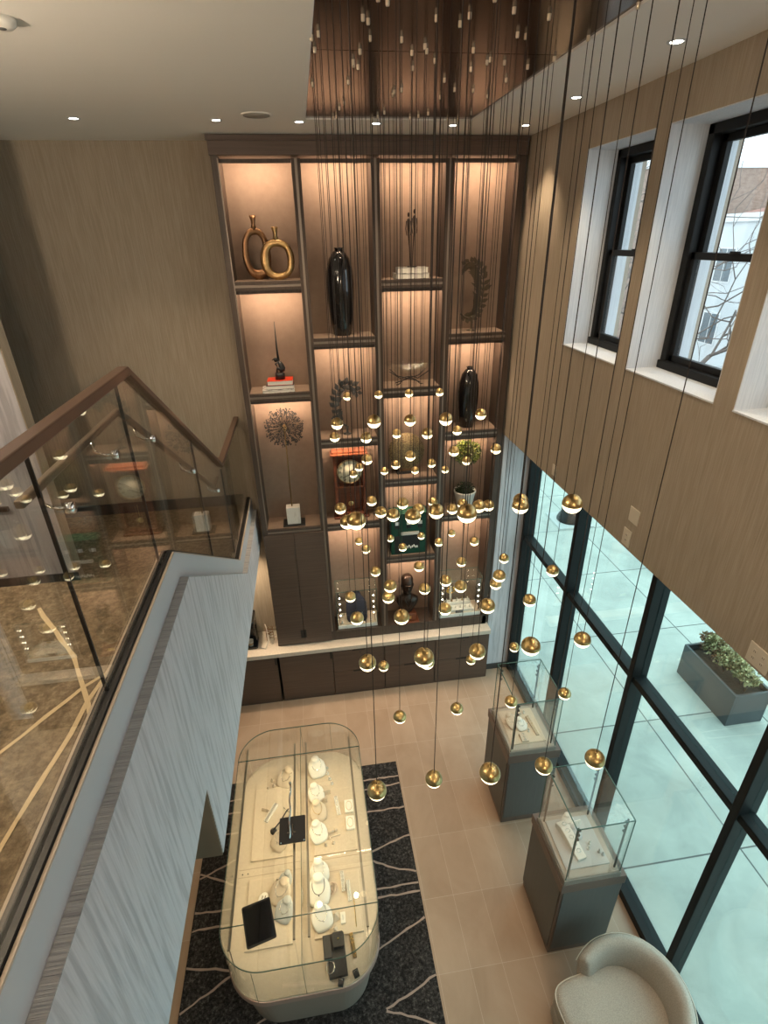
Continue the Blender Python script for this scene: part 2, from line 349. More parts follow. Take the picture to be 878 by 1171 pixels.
# the papered guard wall: horizontal, falling with the stair, horizontal again
top = [(-1.0,ZA-0.18),(YA-0.0,ZA-0.18),(YBt,ZB-0.17),(YT,ZB-0.17)]
struct('wall_stair_guard', MB().yz([(-1.0,3.15),(2.25,3.15),(2.25,2.50),(YT,2.50)] + top[::-1], -0.93, XF), PALE)
struct('trim_guard_top', MB().yz([(p[0],p[1]+0.0005) for p in top] + [(p[0],p[1]+0.006) for p in top[::-1]], -0.861, XF-0.0005), BAND)
base = [(-1.0,ZA),(YA,ZA),(YBt,ZB),(YT,ZB)]
struct('trim_guard_skirt', MB().yz([(p[0],p[1]+0.007) for p in top] + base[::-1], -0.95, -0.862), SKIRT)
g = MB()
for x0, x1 in ((-0.876,-0.864),(-0.948,-0.936)): g.yz([(p[0],p[1]) for p in base] + [(p[0],p[1]+0.008) for p in base[::-1]], x0, x1)
struct('trim_guard_bead', g, BEIGE)
XG = -0.905
t = thing('glass_guardrail', 'frameless tinted glass guardrail with bronze cap rail along the stair', 'railing', (XG, 0, 0))
sh = [(-1.0,ZA),(YA,ZA),(YBt,ZB),(YT,ZB)]
MB().yz(sh + [(p[0],p[1]+0.020) for p in sh[::-1]], -0.026, 0.026).build('base_channel', BLACKM, t)
def zb(y): return ZA if y <= YA else (ZB if y >= YBt else ZA + (ZB-ZA)*(y-YA)/(YBt-YA))
RT = 1.035
for y0, y1 in ((-1.0,0.60),(0.606,1.725),(1.731,2.664),(2.670,3.93),(3.936,YBt),(YBt+0.006,YT-0.005)):
    ys_ = sorted({y0, y1} | ({YA} if y0 < YA < y1 else set()))
    lo = [(y, zb(y)+0.02) for y in ys_]; hi = [(y, zb(y)+RT) for y in ys_]
    MB().yz(lo + hi[::-1], -0.007, 0.007).build('glass_panel', GUARD, t)
    if y0 > 0:
        MB().yz([(y0-0.006,zb(y0)+0.02),(y0+0.001,zb(y0)+0.02),(y0+0.001,zb(y0)+RT),(y0-0.006,zb(y0)+RT)], -0.0068, 0.0068).build('joint_seal', BLACKM, t)
cp = [(-1.0,ZA+RT),(YA,ZA+RT),(YBt,ZB+RT+0.02),(YT-0.002,ZB+RT+0.02)]
MB().yz(cp + [(p[0],p[1]+0.045) for p in cp[::-1]], -0.030, 0.030).build('cap_rail', RAILW, t, bevel=0.006)
ir = [(-0.085,1.75,5.33),(-0.085,2.86,5.33),(-0.085,4.90,3.98),(-0.085,5.15,3.98)]
MB().bar(ir[0], ir[1], 0.032, 0.032).bar(ir[1], ir[2], 0.032, 0.032).bar(ir[2], ir[3], 0.032, 0.032).build('inner_handrail', mat('satin_bronze_rail', (0.24,0.19,0.15), 0.3, metal=0.5), t, bevel=0.008)
for y, z in ((2.45,5.33),(3.05,5.20),(3.85,4.67),(4.62,4.16),(1.9,5.33)):
    q = MB(); q.tube([(-0.085,y,z-0.02),(-0.085,y,z-0.07),(-0.045,y,z-0.09),(0.0,y,z-0.09)], 0.007); q.T = Matrix.Translation((0.008,y,z-0.09)) @ Matrix.Rotation(PI/2, 4, 'Y'); q.cyl((0,0,0), 0.022, -0.02, 0.008)
    q.build('rail_bracket', CHROME, t)
# pale end wall beyond the stair foot, its baseboards and rail
struct('wall_stair_foot', MB().box(-6, -2.482, 4.90, 5.04, 3.05, ZC), PALE)
struct('wall_stair_foot_end', MB().box(-2.482, -2.47, 4.90, 5.04, 3.05, ZC), TAN)
sbox('baseboard_stair_foot', -6, -2.45, 4.885, 4.90, 3.05, 3.17, BASEB)
sbox('baseboard_landing_back', -6, -0.95, YT-0.015, YT, 3.05, 3.19, BASEB)
t = thing('wall_handrail', 'short dark handrail on a chrome bracket on the pale end wall', 'handrail', (-3.1,4.82,3.95))
MB().bar((-1.2,0,0.06),(0.28,0,0),0.04,0.045).build('rail', RAILW, t, bevel=0.008)
for x in (0.05,-0.9): MB().tube([(x,0,-0.01),(x,0.0,-0.06),(x,0.055,-0.08),(x,0.062,-0.08)], 0.009).ball((x,0.06,-0.08), 0.022, 0.012, 0.022).build('bracket', CHROME, t)
# sand coloured lines woven in the hall carpet
def line_strip(mb, pts, wd, z, jit=0.012, step=0.08):
    P = [Vector((p[0],p[1],0)) for p in pts]; Q = []
    for a, c in zip(P[:-1], P[1:]):
        m = max(1, int((c-a).length/step))
        Q += [a.lerp(c, k/m) for k in range(m)]
    Q.append(P[-1]); L = []; Rr = []
    for i, q in enumerate(Q):
        d = (Q[min(i+1,len(Q)-1)] - Q[max(i-1,0)]).normalized(); nrm = Vector((-d.y,d.x,0)); o = nrm*random.uniform(-jit,jit); hw = wd*random.uniform(0.35,0.6)
        L.append(tuple(q+o+nrm*hw+Vector((0,0,z)))); Rr.append(tuple(q+o-nrm*hw+Vector((0,0,z))))
    m = len(Q); mb.add(L+Rr, [(i,i+1,m+i+1,m+i) for i in range(m-1)])
c = MB(); Z = 4.403
for pts in ([(-1.9,0.9),(-1.263,1.566),(-1.165,1.726),(-1.066,1.872),(-0.997,1.94),(-0.94,2.0)], [(-1.15,0.7),(-1.074,1.27),(-1.062,1.396),(-1.033,1.618),(-1.021,1.776),(-0.992,1.923),(-0.969,2.183),(-0.981,2.40)], [(-0.94,1.5),(-0.96,1.653),(-1.024,1.786),(-1.102,1.925),(-1.181,2.077),(-1.5,2.5)], [(-3.2,2.1),(-2.2,1.8),(-1.7,2.3)]):
    line_strip(c, pts, 0.020, Z, 0.004); Z += 0.0006
struct('trim_carpet_lines', c, CARPL)
# wall plates on the tan wall
def plate(y, z, h, w_, kind, label):
    t = thing(kind, label, 'wall plate', (XR-0.003, y, z))
    MB().box(-0.006, 0.002, -w_/2, w_/2, -h/2, h/2).build('cover_plate', PLASW, t, bevel=0.002)
    if kind == 'power_outlet':
        for dy_ in ((-0.03,0.03) if w_ > 0.1 else (0,)):
            for s in (-0.022,0.022):
                q = MB().box(-0.008, -0.005, dy_-0.012, dy_+0.012, s-0.013, s+0.013).build('socket', PLASW, t)
                MB().box(-0.009,-0.0078,dy_-0.006,dy_-0.004,s-0.006,s+0.006).box(-0.009,-0.0078,dy_+0.004,dy_+0.006,s-0.006,s+0.006).build('slot', BLACKM, q)
    elif kind == 'light_switch':
        MB().box(-0.012, -0.005, -0.016, 0.016, -0.03, 0.03).build('rocker', PLASW, t, bevel=0.002)
plate(4.649, 4.001, 0.115, 0.085, 'light_switch', 'beige wall switch nearest the bookcase on the tan wall')
plate(3.28, 4.19+0.0, 0.12, 0.12, 'thermostat', 'blank square sensor box above an outlet on the tan wall')
plate(3.315, 3.985, 0.14, 0.10, 'power_outlet', 'single beige outlet just below the square sensor box')
plate(1.957, 3.975, 0.13, 0.15, 'power_outlet', 'double beige outlet low on the tan wall above the planter')
# ------------------------------------------------------------------ ceiling fittings
def downlight(x, y, z, label, p=K_DOWN, group='recessed downlights', cone=84):
    t = thing('recessed_downlight', label, 'ceiling light', (x,y,z), 0, group)
    MB().lathe([(0.032,-0.001),(0.032,-0.004),(0.046,-0.006),(0.05,0.0)], 24, caps=False).build('trim_ring', REVEAL, t)
    MB().cyl((0,0,0), 0.031, -0.0035, -0.001).build('lamp_face', mat('lit_lamp_face', (1,1,1), 0.5, emit=((1,0.9,0.72), 14)), t)
    s = lamp('downlight_beam', 'SPOT', (0,0,-0.02), p, (1.0,0.76,0.50), spot_size=math.radians(cone), spot_blend=0.85, shadow_soft_size=0.035); s.parent = t
for x, y, l in ((-1.649,5.40,'lit round downlight alone over the tan wall at left'), (-0.569,5.43,'lit round downlight beside the round speaker, on its left'),
                (0.099,5.48,'lit round downlight just outside the bronze panel corner'), (0.753,5.53,'lit round downlight above the second bookcase column edge'),
                (1.446,5.59,'lit round downlight above the third bookcase column edge'), (2.107,5.57,'lit round downlight in the corner over the bookcase end'),
                (2.071,4.516,'lit round downlight above the farther window'), (2.025,3.30,'lit round downlight above the wide bare tree window')):
    downlight(x, y, ZC, l)
for x, y, l in ((2.03,2.0,'added unseen downlight above the third upper window'),(2.03,0.6,'added unseen downlight above the fourth upper window'),(-1.6,2.6,'added unseen downlight over the head of the stair'),(-1.6,0.4,'added unseen downlight over the carpeted hall beside the guardrail'),(-0.4,-0.8,'added unseen downlight straight behind the viewpoint'),(1.8,-1.6,'added unseen downlight behind the viewpoint near the window wall')): downlight(x, y, ZC, l, K_DOWN)  # out of view, added to raise the ambient light upstairs
for x, y, l in ((-1.5,1.2,'added unseen downlight under the upper hall beside the rug'),(-1.5,-1.0,'added unseen downlight under the upper hall farther back')): downlight(x, y, 3.15, l, K_DOWN*0.8)  # unseen, added as ambient light for the lower floor
downlight(-1.15, 6.10, 2.50, 'recessed downlight under the stair landing above the counter', K_DOWN*1.2, cone=130)
for x, y, l in ((-2.25,1.9,'added globe fill lamp out of view left of the viewpoint, over the carpet'),(0.3,-3.2,'added globe fill lamp out of view behind the viewpoint, near the far wall')):  # invented globes outside the view, added to brighten ceiling and walls
    t = thing('added_hall_fill', l, 'ceiling light', (x,y,ZC)); MB().lathe([(0,0),(0.06,0),(0.06,-0.02),(0.012,-0.03),(0.012,-0.62),(0,-0.62)], 20).build('fill_stem', CHROME, t)
    MB().ball((0,0,-0.76), 0.15, seg=24, rings=14).build('fill_globe', mat('fill_globe_glow', (1,1,1), 0.4, emit=((1.0,0.80,0.58), K_HALL_FILL)), t)
t = thing('ceiling_speaker', 'round white ceiling speaker grille between two downlights', 'speaker', (-0.234,5.21,ZC))
MB().lathe([(0.0,-0.006),(0.105,-0.006),(0.118,-0.008),(0.122,0)], 40).build('bezel', CEIL, t)
MB().lathe([(0.0,-0.009),(0.104,-0.009),(0.104,-0.005)], 40).build('grille', mat('speaker_mesh', (0.42,0.40,0.36), 0.8, bump=((400,400,400), 0.8)), t)
t = thing('smoke_detector', 'white disc smoke detector at the ceiling left edge', 'detector', (-1.20,3.24,ZC))
MB().lathe([(0.0,-0.035),(0.045,-0.035),(0.062,-0.02),(0.065,0)], 32).build('body', CEIL, t)
MB().lathe([(0.0,-0.037),(0.018,-0.037),(0.020,-0.034)], 16).build('vent', mat('detector_vent', (0.2,0.2,0.2), 0.6), t)
# ================================================================== BOOKCASE WALL
DIV = [0.047, 0.811, 1.5635]; XL0, XL1, XR0, XR1 = -0.735, -0.672, 2.268, 2.335
COLS = [(XL1, DIV[0]-0.043), (DIV[0]+0.043, DIV[1]-0.043), (DIV[1]+0.043, DIV[2]-0.043), (DIV[2]+0.043, XR0)]
SH = [[5.685, 4.52, 2.775], [5.095, 3.93, 2.785], [5.665, 4.505, 3.35, 2.20], [5.085, 3.93, 2.783]]
NB, NT = 1.085, 6.795
bk = thing('bookcase', 'two storey dark walnut bookcase with lit open niches and tall cupboard', 'bookcase', (0,0,0))
m = MB()
m.box(XL0, XL1, YB, YT-0.02, 0.93, NT+0.02); m.box(XR0, XR1, YB, YT-0.02, 0.93, NT+0.02)
m.box(XL0, XR1, YB, YT-0.02, 0.93, NB)
for d in DIV:
    m.box(d-0.043, d-0.012, YB, YT-0.02, NB, NT); m.box(d+0.012, d+0.043, YB, YT-0.02, NB, NT)
m.build('frame', WOODV, bk, bevel=0.003)
for d in DIV: MB().box(d-0.012, d+0.012, YB+0.006, YT-0.02, NB-0.1, NT).build('divider_trim', TRIM, bk)
MB().box(XL1-0.008, XL1+0.004, YB-0.001, YB+0.012, 2.82, NT).build('divider_trim', TRIM, bk)
q = MB(); q.box(XL0-0.01, XR1+0.01, YB-0.02, YT-0.02, NT+0.02, ZC-0.005); q.box(XL0-0.02, XR1+0.012, YB-0.035, YT-0.02, ZC-0.05, ZC-0.005); q.build('crown', WOODD, bk, bevel=0.004)
MB().box(XL0+0.01, XR1-0.01, YT-0.02, YT-0.004, 0.93, NT).build('back_panel', NICHE, bk)
for (x0, x1), zs in zip(COLS, SH):
    for z in zs:
        s = MB().box(x0, x1, YB+0.001, YT-0.02, z+0.012, z+0.045).box(x0, x1, YB+0.001, YT-0.02, z-0.042, z-0.012).build('shelf', WOODV, bk, bevel=0.003)
        MB().box(x0, x1, YB+0.006, YT-0.02, z-0.012, z+0.012).build('shelf_trim', TRIM, s)
        MB().box(x0+0.004, x1-0.004, YB+0.03, YT-0.022, z+0.0455, z+0.048).build('shelf_mat', NICHE, s)
# cupboard at the foot of the first column
x0, x1 = XL1-0.055, COLS[0][1]+0.03; xm = -0.352
MB().box(XL1, COLS[0][1], YB+0.03, YT-0.02, NB, 2.73).build('cupboard_body', WOODD, bk)
for a, c in ((x0, xm-0.003), (xm+0.003, x1)):
    d = MB().box(a, c, YB-0.018, YB-0.001, 0.945, 2.745).build('door', WOODD, bk, bevel=0.002)
    if a == x0: MB().box(c-0.045, c, YB-0.0185, YB-0.016, 1.05, 1.19).build('finger_pull', BLACKM, d)
    else: MB().box(a, a+0.03, YB-0.0185, YB-0.016, 1.05, 1.19).build('finger_pull', BLACKM, d)
# strip lights tucked behind the head of every niche
for (x0, x1), zs in zip(COLS, SH):
    tops = [NT] + [z-0.042 for z in zs]; bots = [z+0.045 for z in zs] + [NB]
    for zt, zb_ in zip(tops, bots):
        if x0 == XL1 and zb_ == NB: continue
        lamp('niche_strip_light', 'AREA', ((x0+x1)/2, YB+0.070, zt-0.008), K_LED*(1.15 if zt-zb_ > 1.3 else 1.0), (1.0,0.71,0.48), (math.radians(38),0,0), shape='RECTANGLE', size=x1-x0-0.05, size_y=0.014)
        MB().box(x0+0.001, x1-0.001, YB+0.045, YB+0.055, zt-0.036, zt-0.0005).build('light_valance', WOODV, bk)
MB().box(XR1+0.003, XR+0.008, YB+0.03, YT, 0.0, 3.9).build('wall_filler', WOODD)['kind'] = 'structure'
# base units and worktop
YC = 5.93
def base_unit(x0, x1, kind, label):
    cx = (x0+x1)/2; hw = (x1-x0)/2; t = thing('base_cabinet', label, 'cabinet', (cx, YC, 0))
    MB().box(-hw, hw, 0.02, YT-YC-0.01, 0.0, 0.86).build('carcass', BLACKM, t)
    MB().box(-hw, hw, 0.012, 0.03, 0.0, 0.05).build('kick_board', WOODD, t)
    if kind == 'door':
        d = MB().box(-hw+0.003, hw-0.003, 0, 0.018, 0.052, 0.845).build('door', WOODD, t, bevel=0.002)
        MB().box(hw-0.035, hw-0.003, -0.001, 0.004, 0.72, 0.845).build('finger_pull', BLACKM, d)
    else:
        for z0, z1 in ((0.052, 0.452), (0.458, 0.845)):
            d = MB().box(-hw+0.003, hw-0.003, 0, 0.018, z0, z1).build('drawer', WOODD, t, bevel=0.002)
            MB().box(-0.09, 0.09, -0.001, 0.004, z1-0.022, z1).build('finger_pull', BLACKM, d)
            if z1 > 0.8:
                q = MB(); q.T = Matrix.Translation((0.02,-0.001,z1-0.06)) @ Matrix.Rotation(PI/2, 4, 'X'); q.cyl((0,0,0), 0.009, -0.002, 0.002, 12); q.build('key_lock', BLACKM, d)
base_unit(-1.55, -0.765, 'door', 'base cabinet left of the black gap, partly behind the stair wall')
base_unit(-0.735, 0.018, 'door', 'single door base cabinet under the tall cupboard')
base_unit(0.022, 0.775, 'drawer', 'two drawer base cabinet under the navy display bust case')
base_unit(0.779, 1.532, 'drawer', 'two drawer base cabinet under the dark bronze bust')
base_unit(1.536, 2.355, 'drawer', 'two drawer base cabinet nearest the storefront')
put(MB().box(-2.2, 2.365, 5.915, YT-0.003, 0.862, 0.93).build('stone_worktop', STONE, bevel=0.004), 'cream speckled stone worktop along the base of the bookcase', 'worktop')

# ================================================================== THINGS ON THE SHELVES
def ring_vase(label, loc, H, W, hole, m, rz=0, neck=0.10, lean=0.0, thick=0.035):
    """a flat oval loop body with a waisted neck"""
    t = thing('loop_vase', label, 'vase', loc, rz, 'gold loop vases'); n = 40; bh = H-neck
    o, i = [], []
    for k in range(n):
        a = 2*PI*k/n; ca, sa = math.cos(a), math.sin(a)
        o.append((math.copysign(abs(ca)**0.9, ca)*W/2, bh/2+math.copysign(abs(sa)**0.95, sa)*bh/2))
        i.append((hole[2]+math.copysign(abs(ca)**0.75, ca)*hole[0]/2, hole[3]+math.copysign(abs(sa)**0.75, sa)*hole[1]/2))
    vs = []; fs = []
    for q, y in ((o,-thick*0.55),([((a[0]*0.8+b_[0]*0.2),(a[1]*0.8+b_[1]*0.2)) for a, b_ in zip(o,i)],-thick),([((a[0]*0.2+b_[0]*0.8),(a[1]*0.2+b_[1]*0.8)) for a, b_ in zip(o,i)],-thick),(i,-thick*0.5),(i,thick*0.5),([((a[0]*0.2+b_[0]*0.8),(a[1]*0.2+b_[1]*0.8)) for a, b_ in zip(o,i)],thick),([((a[0]*0.8+b_[0]*0.2),(a[1]*0.8+b_[1]*0.2)) for a, b_ in zip(o,i)],thick),(o,thick*0.55)):
        vs += [(p[0]+lean*p[1], y, p[1]) for p in q]
    for r in range(8):
        for k in range(n): fs.append((r*n+k, r*n+(k+1)%n, ((r+1)%8)*n+(k+1)%n, ((r+1)%8)*n+k))
    b = MB().add(vs, fs, True); b.lathe([(0.0,0.0),(W*0.16,0.0),(W*0.13,0.012),(0.0,0.02)], 20, (0,0,0), 1, 0.6); b.build('body', m, t)
    MB().lathe([(0.034,-0.02),(0.019,neck*0.3),(0.022,neck*0.6),(0.037,neck),(0.030,neck),(0.016,neck*0.6)], 20, (lean*bh,0,bh)).build('neck', m, t)
SZ = lambda c, k: SH[c][k]+0.0485
ring_vase('dark bronze loop vase, taller one behind in the top left niche', (-0.43,6.335,SZ(0,0)), 0.60, 0.29, (0.16,0.33,-0.0,0.26), GOLDB, 0.15, 0.11, 0.0, 0.03)
ring_vase('bright gold loop vase in front, squarish hole, top left niche', (-0.215,6.20,SZ(0,0)), 0.49, 0.345, (0.19,0.245,0.01,0.19), GOLD, -0.05, 0.11, 0.0, 0.036)
def oval_vase(label, loc, H, R):
    t = thing('tall_vase', label, 'vase', loc, 0, 'tall black glazed vases')
    pr = [(0,0),(R*0.60,0),(R*0.66,0.01),(R*0.86,H*0.2),(R*0.99,H*0.45),(R,H*0.60),(R*0.94,H*0.75),(R*0.74,H*0.88),(R*0.42,H*0.955),(R*0.30,H*0.97)]
    seg = 24; b = MB(); b.lathe(pr, seg)
    # shallow facets down the sides
    b.v = [(x*(1+0.03*math.cos(8*math.atan2(y,x))), y*(1+0.03*math.cos(8*math.atan2(y,x))), z) for x,y,z in b.v]; b.build('body', BLACK, t)
    MB().lathe([(R*0.30,H*0.965),(R*0.29,H*0.985),(R*0.36,H),(R*0.30,H),(R*0.22,H*0.97)], 20).build('lip', BLACK, t)
oval_vase('large black glazed oval vase in the tall upper niche', (0.425,6.25,SZ(1,0)), 0.88, 0.145)
oval_vase('smaller black glazed vase above the green topiary', (1.925,6.25,SZ(3,1)-0.0), 0.74, 0.125)
def book(label, loc, L, D, H, m, rz=0, group=None):
    t = thing('book', label, 'book', loc, rz, group)
    MB().box(-L/2,L/2,-D/2,D/2,0,0.004).box(-L/2,L/2,-D/2,D/2,H-0.004,H).box(-L/2,L/2,D/2-0.005,D/2,0.004,H-0.004).build('cover', m, t, bevel=0.001)
    MB().box(-L/2+0.004,L/2-0.004,-D/2+0.004,D/2-0.005,0.004,H-0.004).build('pages', PAPER, t)
WHB = mat('white_cover', (0.55,0.53,0.50), 0.45, var=((30,30,30), (0.14,0.135,0.13), 0.50, 0.60)); BKB = mat('black_cover', (0.012,0.01,0.01), 0.35)
z = SZ(0,1)
book('white book at the bottom under the black and red books', (-0.345,6.21,z), 0.36, 0.24, 0.032, WHB, 0.03, 'stacked books under the seated figure')
book('black book between the white and the red book', (-0.325,6.215,z+0.033), 0.31, 0.22, 0.045, BKB, 0.0, 'stacked books under the seated figure')
book('red book on top, carrying the black figure', (-0.318,6.21,z+0.079), 0.285, 0.20, 0.05, RED, -0.02, 'stacked books under the seated figure')
t = thing('figure_sculpture', 'black thinking figure sculpture with a tall thin spire on red book', 'sculpture', (-0.315,6.20,z+0.13))
MB().lathe([(0,0),(0.055,0),(0.055,0.06),(0.048,0.07),(0,0.07)], 24).build('plinth', BLACKM, t)
q = MB(); q.tube([(0.03,0,0.09),(0.035,0,0.12),(0.02,0,0.16),(0.0,0,0.20)], [0.03,0.034,0.03,0.018]); q.tube([(0.03,-0.01,0.09),(-0.02,-0.03,0.13),(-0.03,-0.02,0.08)], [0.022,0.018,0.012]); q.tube([(0.0,0,0.19),(-0.035,-0.02,0.17),(-0.02,-0.03,0.15)], [0.012,0.01,0.009]); q.ball((-0.03,-0.005,0.215), 0.022,0.02,0.026); q.tube([(0.01,0,0.2),(-0.05,0,0.225),(-0.07,0,0.21)], [0.012,0.008,0.005]); q.build('figure', BLACKM, t)
MB().tube([(0.0,0.01,0.2),(-0.004,0.01,0.32),(-0.004,0.01,0.62)], [0.014,0.010,0.003]).build('spire', BLACKM, t)
t = thing('dandelion_sculpture', 'black dandelion burst sculpture on a brass stem and white marble block', 'sculpture', (-0.33,6.22,SZ(0,2)))
MB().box(-0.14,0.14,-0.10,0.10,0,0.018).build('base_plate', BLACKM, t, bevel=0.002)
MB().box(-0.085,0.085,-0.06,0.06,0.018,0.25).build('marble_block', MARBLE, t, bevel=0.004)
MB().tube([(-0.01,0,0.25),(-0.005,0,0.7),(0.0,0,1.29)], 0.0075).build('stem', mat('aged_brass', (0.28,0.19,0.09), 0.35, metal=1.0), t)
MB().ball((0,0,1.29), 0.026, 0.026, 0.045).build('core', GOLD, t)
q = MB(); ga = PI*(3-5**0.5); NS = 90
for k in range(NS):
    zz = 1-2*(k+0.5)/NS; rr = (1-zz*zz)**0.5; d = Vector((rr*math.cos(ga*k), rr*math.sin(ga*k)*0.75, zz)); L = random.uniform(0.15,0.18)
    cc = Vector((0,0,1.29)); e = cc+d*L; q.tube([cc+d*0.03, e], 0.0016, 5)
    for s in range(5):
        dd = (d + Vector([random.uniform(-0.5,0.5) for _ in range(3)])).normalized(); p = e+dd*random.uniform(0.04,0.07); q.tube([e, p], 0.0016, 4); q.ball(p, 0.0075, seg=6, rings=4)
q.build('seed_head', BLACKM, t)
def curl(name, label, cat, loc, H, flip, m, leaf, rz=0):
    """a rising curl of leaf blades on a small base"""
    t = thing(name, label, cat, loc, rz)
    MB().lathe([(0,0),(0.05,0),(0.05,0.01),(0.018,0.018),(0.012,0.05),(0.02,0.10),(0.0,0.11)], 20).build('base', m, t)
    q = MB(); pts = []
    for k in range(15):
        a = math.radians(262-(262-38)*k/14); pts.append(Vector((flip*(0.02+0.15*math.cos(a)), 0.012*math.sin(k), 0.10+(H-0.14)*0.5+(H-0.14)*0.5*math.sin(a))))
    q.tube(pts, [0.010-0.006*k/14 for k in range(15)], 6); q.build('stem', m, t)
    q = MB(); q.cur = 0
    for k in range(2, 15):
        for s in (-1, 1):
            for rep in range(leaf):
                p = pts[k]; tg = (pts[min(14,k+1)]-pts[k-1]).normalized(); sd = Vector((tg.z,0,-tg.x))*s; L = H*random.uniform(0.10,0.17)
                tip = p + (sd*0.7+tg*random.uniform(0.3,0.9)+Vector((0,random.uniform(-0.5,0.5),0))).normalized()*L; mid = p.lerp(tip,0.5); nn = (tip-p).cross(Vector((0,1,0))).normalized()*L*0.30
                q.add([p, mid+nn, tip, mid-nn, mid+Vector((0,-0.008,0))], [(0,1,4),(1,2,4),(2,3,4),(3,0,4)])
    q.build('leaf_blades', m, t, fix=False)
curl('leaf_curl_sculpture', 'dark metal curling vine sculpture in the niche above the clock', 'sculpture', (0.42,6.25,SZ(1,1)), 0.64, 1, mat('gunmetal', (0.10,0.10,0.095), 0.4, metal=0.8), 2)
# feather sculpture
t = thing('feather_sculpture', 'dark bronze plume sculpture in the top right niche', 'sculpture', (1.91,6.24,SZ(3,0)))
MB().lathe([(0,0),(0.055,0),(0.052,0.008),(0.016,0.016),(0.009,0.05),(0.009,0.13),(0.035,0.16),(0.0,0.175)], 20).build('base', OLDSIL, t)
q = MB(); pts = []
for k in range(20):
    u = k/19; a = math.radians(-125+235*u); pts.append(Vector((-0.04+0.16*math.cos(a), 0.01*math.sin(k), 0.43+0.29*math.sin(a))))
q.tube(pts, [0.012-0.009*k/19 for k in range(20)], 6)
for k in range(1, 20):
    for s in (-1,1):
        for rep in range(5):
            p = pts[k]; tg = (pts[min(19,k+1)]-pts[k-1]).normalized(); sd = Vector((tg.z,0,-tg.x))*s
            L = (0.05+0.10*math.sin(PI*min(1,(k+3)/20))+(0.06 if k > 9 else 0))*random.uniform(0.6,1.1)*(0.55 if s > 0 else 1); tip = p+(sd+tg*random.uniform(0.6,1.3)+Vector((0,random.uniform(-0.4,0.4),0))).normalized()*L
            mid = p.lerp(tip,0.55); nn = (tip-p).cross(Vector((0,1,0))).normalized()*0.020; q.add([p,mid+nn,tip,mid-nn], [(0,1,2),(0,2,3)])
q.build('plume', OLDSIL, t, fix=False)
# pendulum wall clock standing in its niche
t = thing('pendulum_clock', 'cherry wood pendulum clock with round ivory dial', 'clock', (0.42,6.27,SZ(1,2)))
q = MB(); W2 = 0.20; Hc = 0.93
q.box(-W2,W2,0.07,0.08,0,Hc-0.05); q.box(-W2,-W2+0.035,-0.05,0.07,0.03,Hc-0.05); q.box(W2-0.035,W2,-0.05,0.07,0.03,Hc-0.05); q.box(-W2,W2,-0.05,0.07,0.03,0.07); q.box(-W2,W2,-0.05,0.07,0.42,0.45); q.box(-W2,W2,-0.05,0.07,Hc-0.085,Hc-0.05)
q.build('case', CHERRY, t, bevel=0.003)
MB().box(-W2-0.03,W2+0.03,-0.075,0.08,0,0.03).build('foot', CHERRY, t, bevel=0.006)
MB().box(-W2-0.035,W2+0.035,-0.085,0.08,Hc-0.05,Hc-0.028).box(-W2-0.015,W2+0.015,-0.065,0.08,Hc-0.028,Hc).build('cornice', CHERRY, t, bevel=0.005)
RX = Matrix.Rotation(PI/2, 4, 'X')
q = MB(); q.T = Matrix.Translation((0,-0.052,0.655)) @ RX; q.cyl((0,0,0), 0.158, -0.02, 0.0, 48); dl = q.build('dial', DIAL, t)
q = MB(); q.T = Matrix.Translation((0,-0.052,0.655)) @ RX; q.lathe([(0.158,-0.01),(0.158,0.006),(0.150,0.008),(0.150,-0.002)], 48, caps=False); q.build('bezel', GOLD, t)
q = MB()
for k in range(12):
    a = PI*k/6; c, s = math.sin(a), math.cos(a)
    for off in ((-1,1) if k % 3 else (-1.6,0,1.6)):
        p0 = Vector((c*0.108 + s*0.0055*off, -0.0535, 0.655 + s*0.108 - c*0.0055*off)); p1 = Vector((c*0.142 + s*0.0075*off, -0.0535, 0.655 + s*0.142 - c*0.0075*off)); q.bar(p0, p1, 0.004, 0.004)
q.build('numerals', BLACKM, dl)
MB().bar((0.03,-0.058,0.635),(-0.09,-0.058,0.575),0.003,0.006).bar((0,-0.058,0.655),(0.085,-0.058,0.715),0.003,0.005).ball((0,-0.058,0.655),0.008).build('hands', BLACKM, dl)
MB().tube([(0,-0.01,0.44),(0.0,-0.01,0.20)], 0.004).ball((0,-0.012,0.19), 0.036, 0.008, 0.036).build('pendulum', BRASS, t)
# round plate on a stand
t = thing('round_plaque', 'round etched gold disc on a small dark stand', 'ornament', (1.157,6.27,SZ(2,2)))
q = MB(); q.T = Matrix.Translation((0,0,0.30)) @ Matrix.Rotation(math.radians(82), 4, 'X'); q.lathe([(0,0.0),(0.20,-0.006),(0.232,0.002),(0.228,0.010),(0.0,0.008)], 48)
q.build('disc', mat('etched_gold', (0.33,0.26,0.14), 0.45, metal=0.8, bump=((90,90,90), 0.9), var=((70,70,70), (0.16,0.12,0.07), 0.42, 0.6)), t)
MB().box(-0.13,0.13,-0.045,0.045,0,0.028).build('base', BLACKM, t, bevel=0.004)
MB().box(-0.09,0.09,-0.02,0.02,0.028,0.075).build('cradle', GOLDB, t, bevel=0.004)
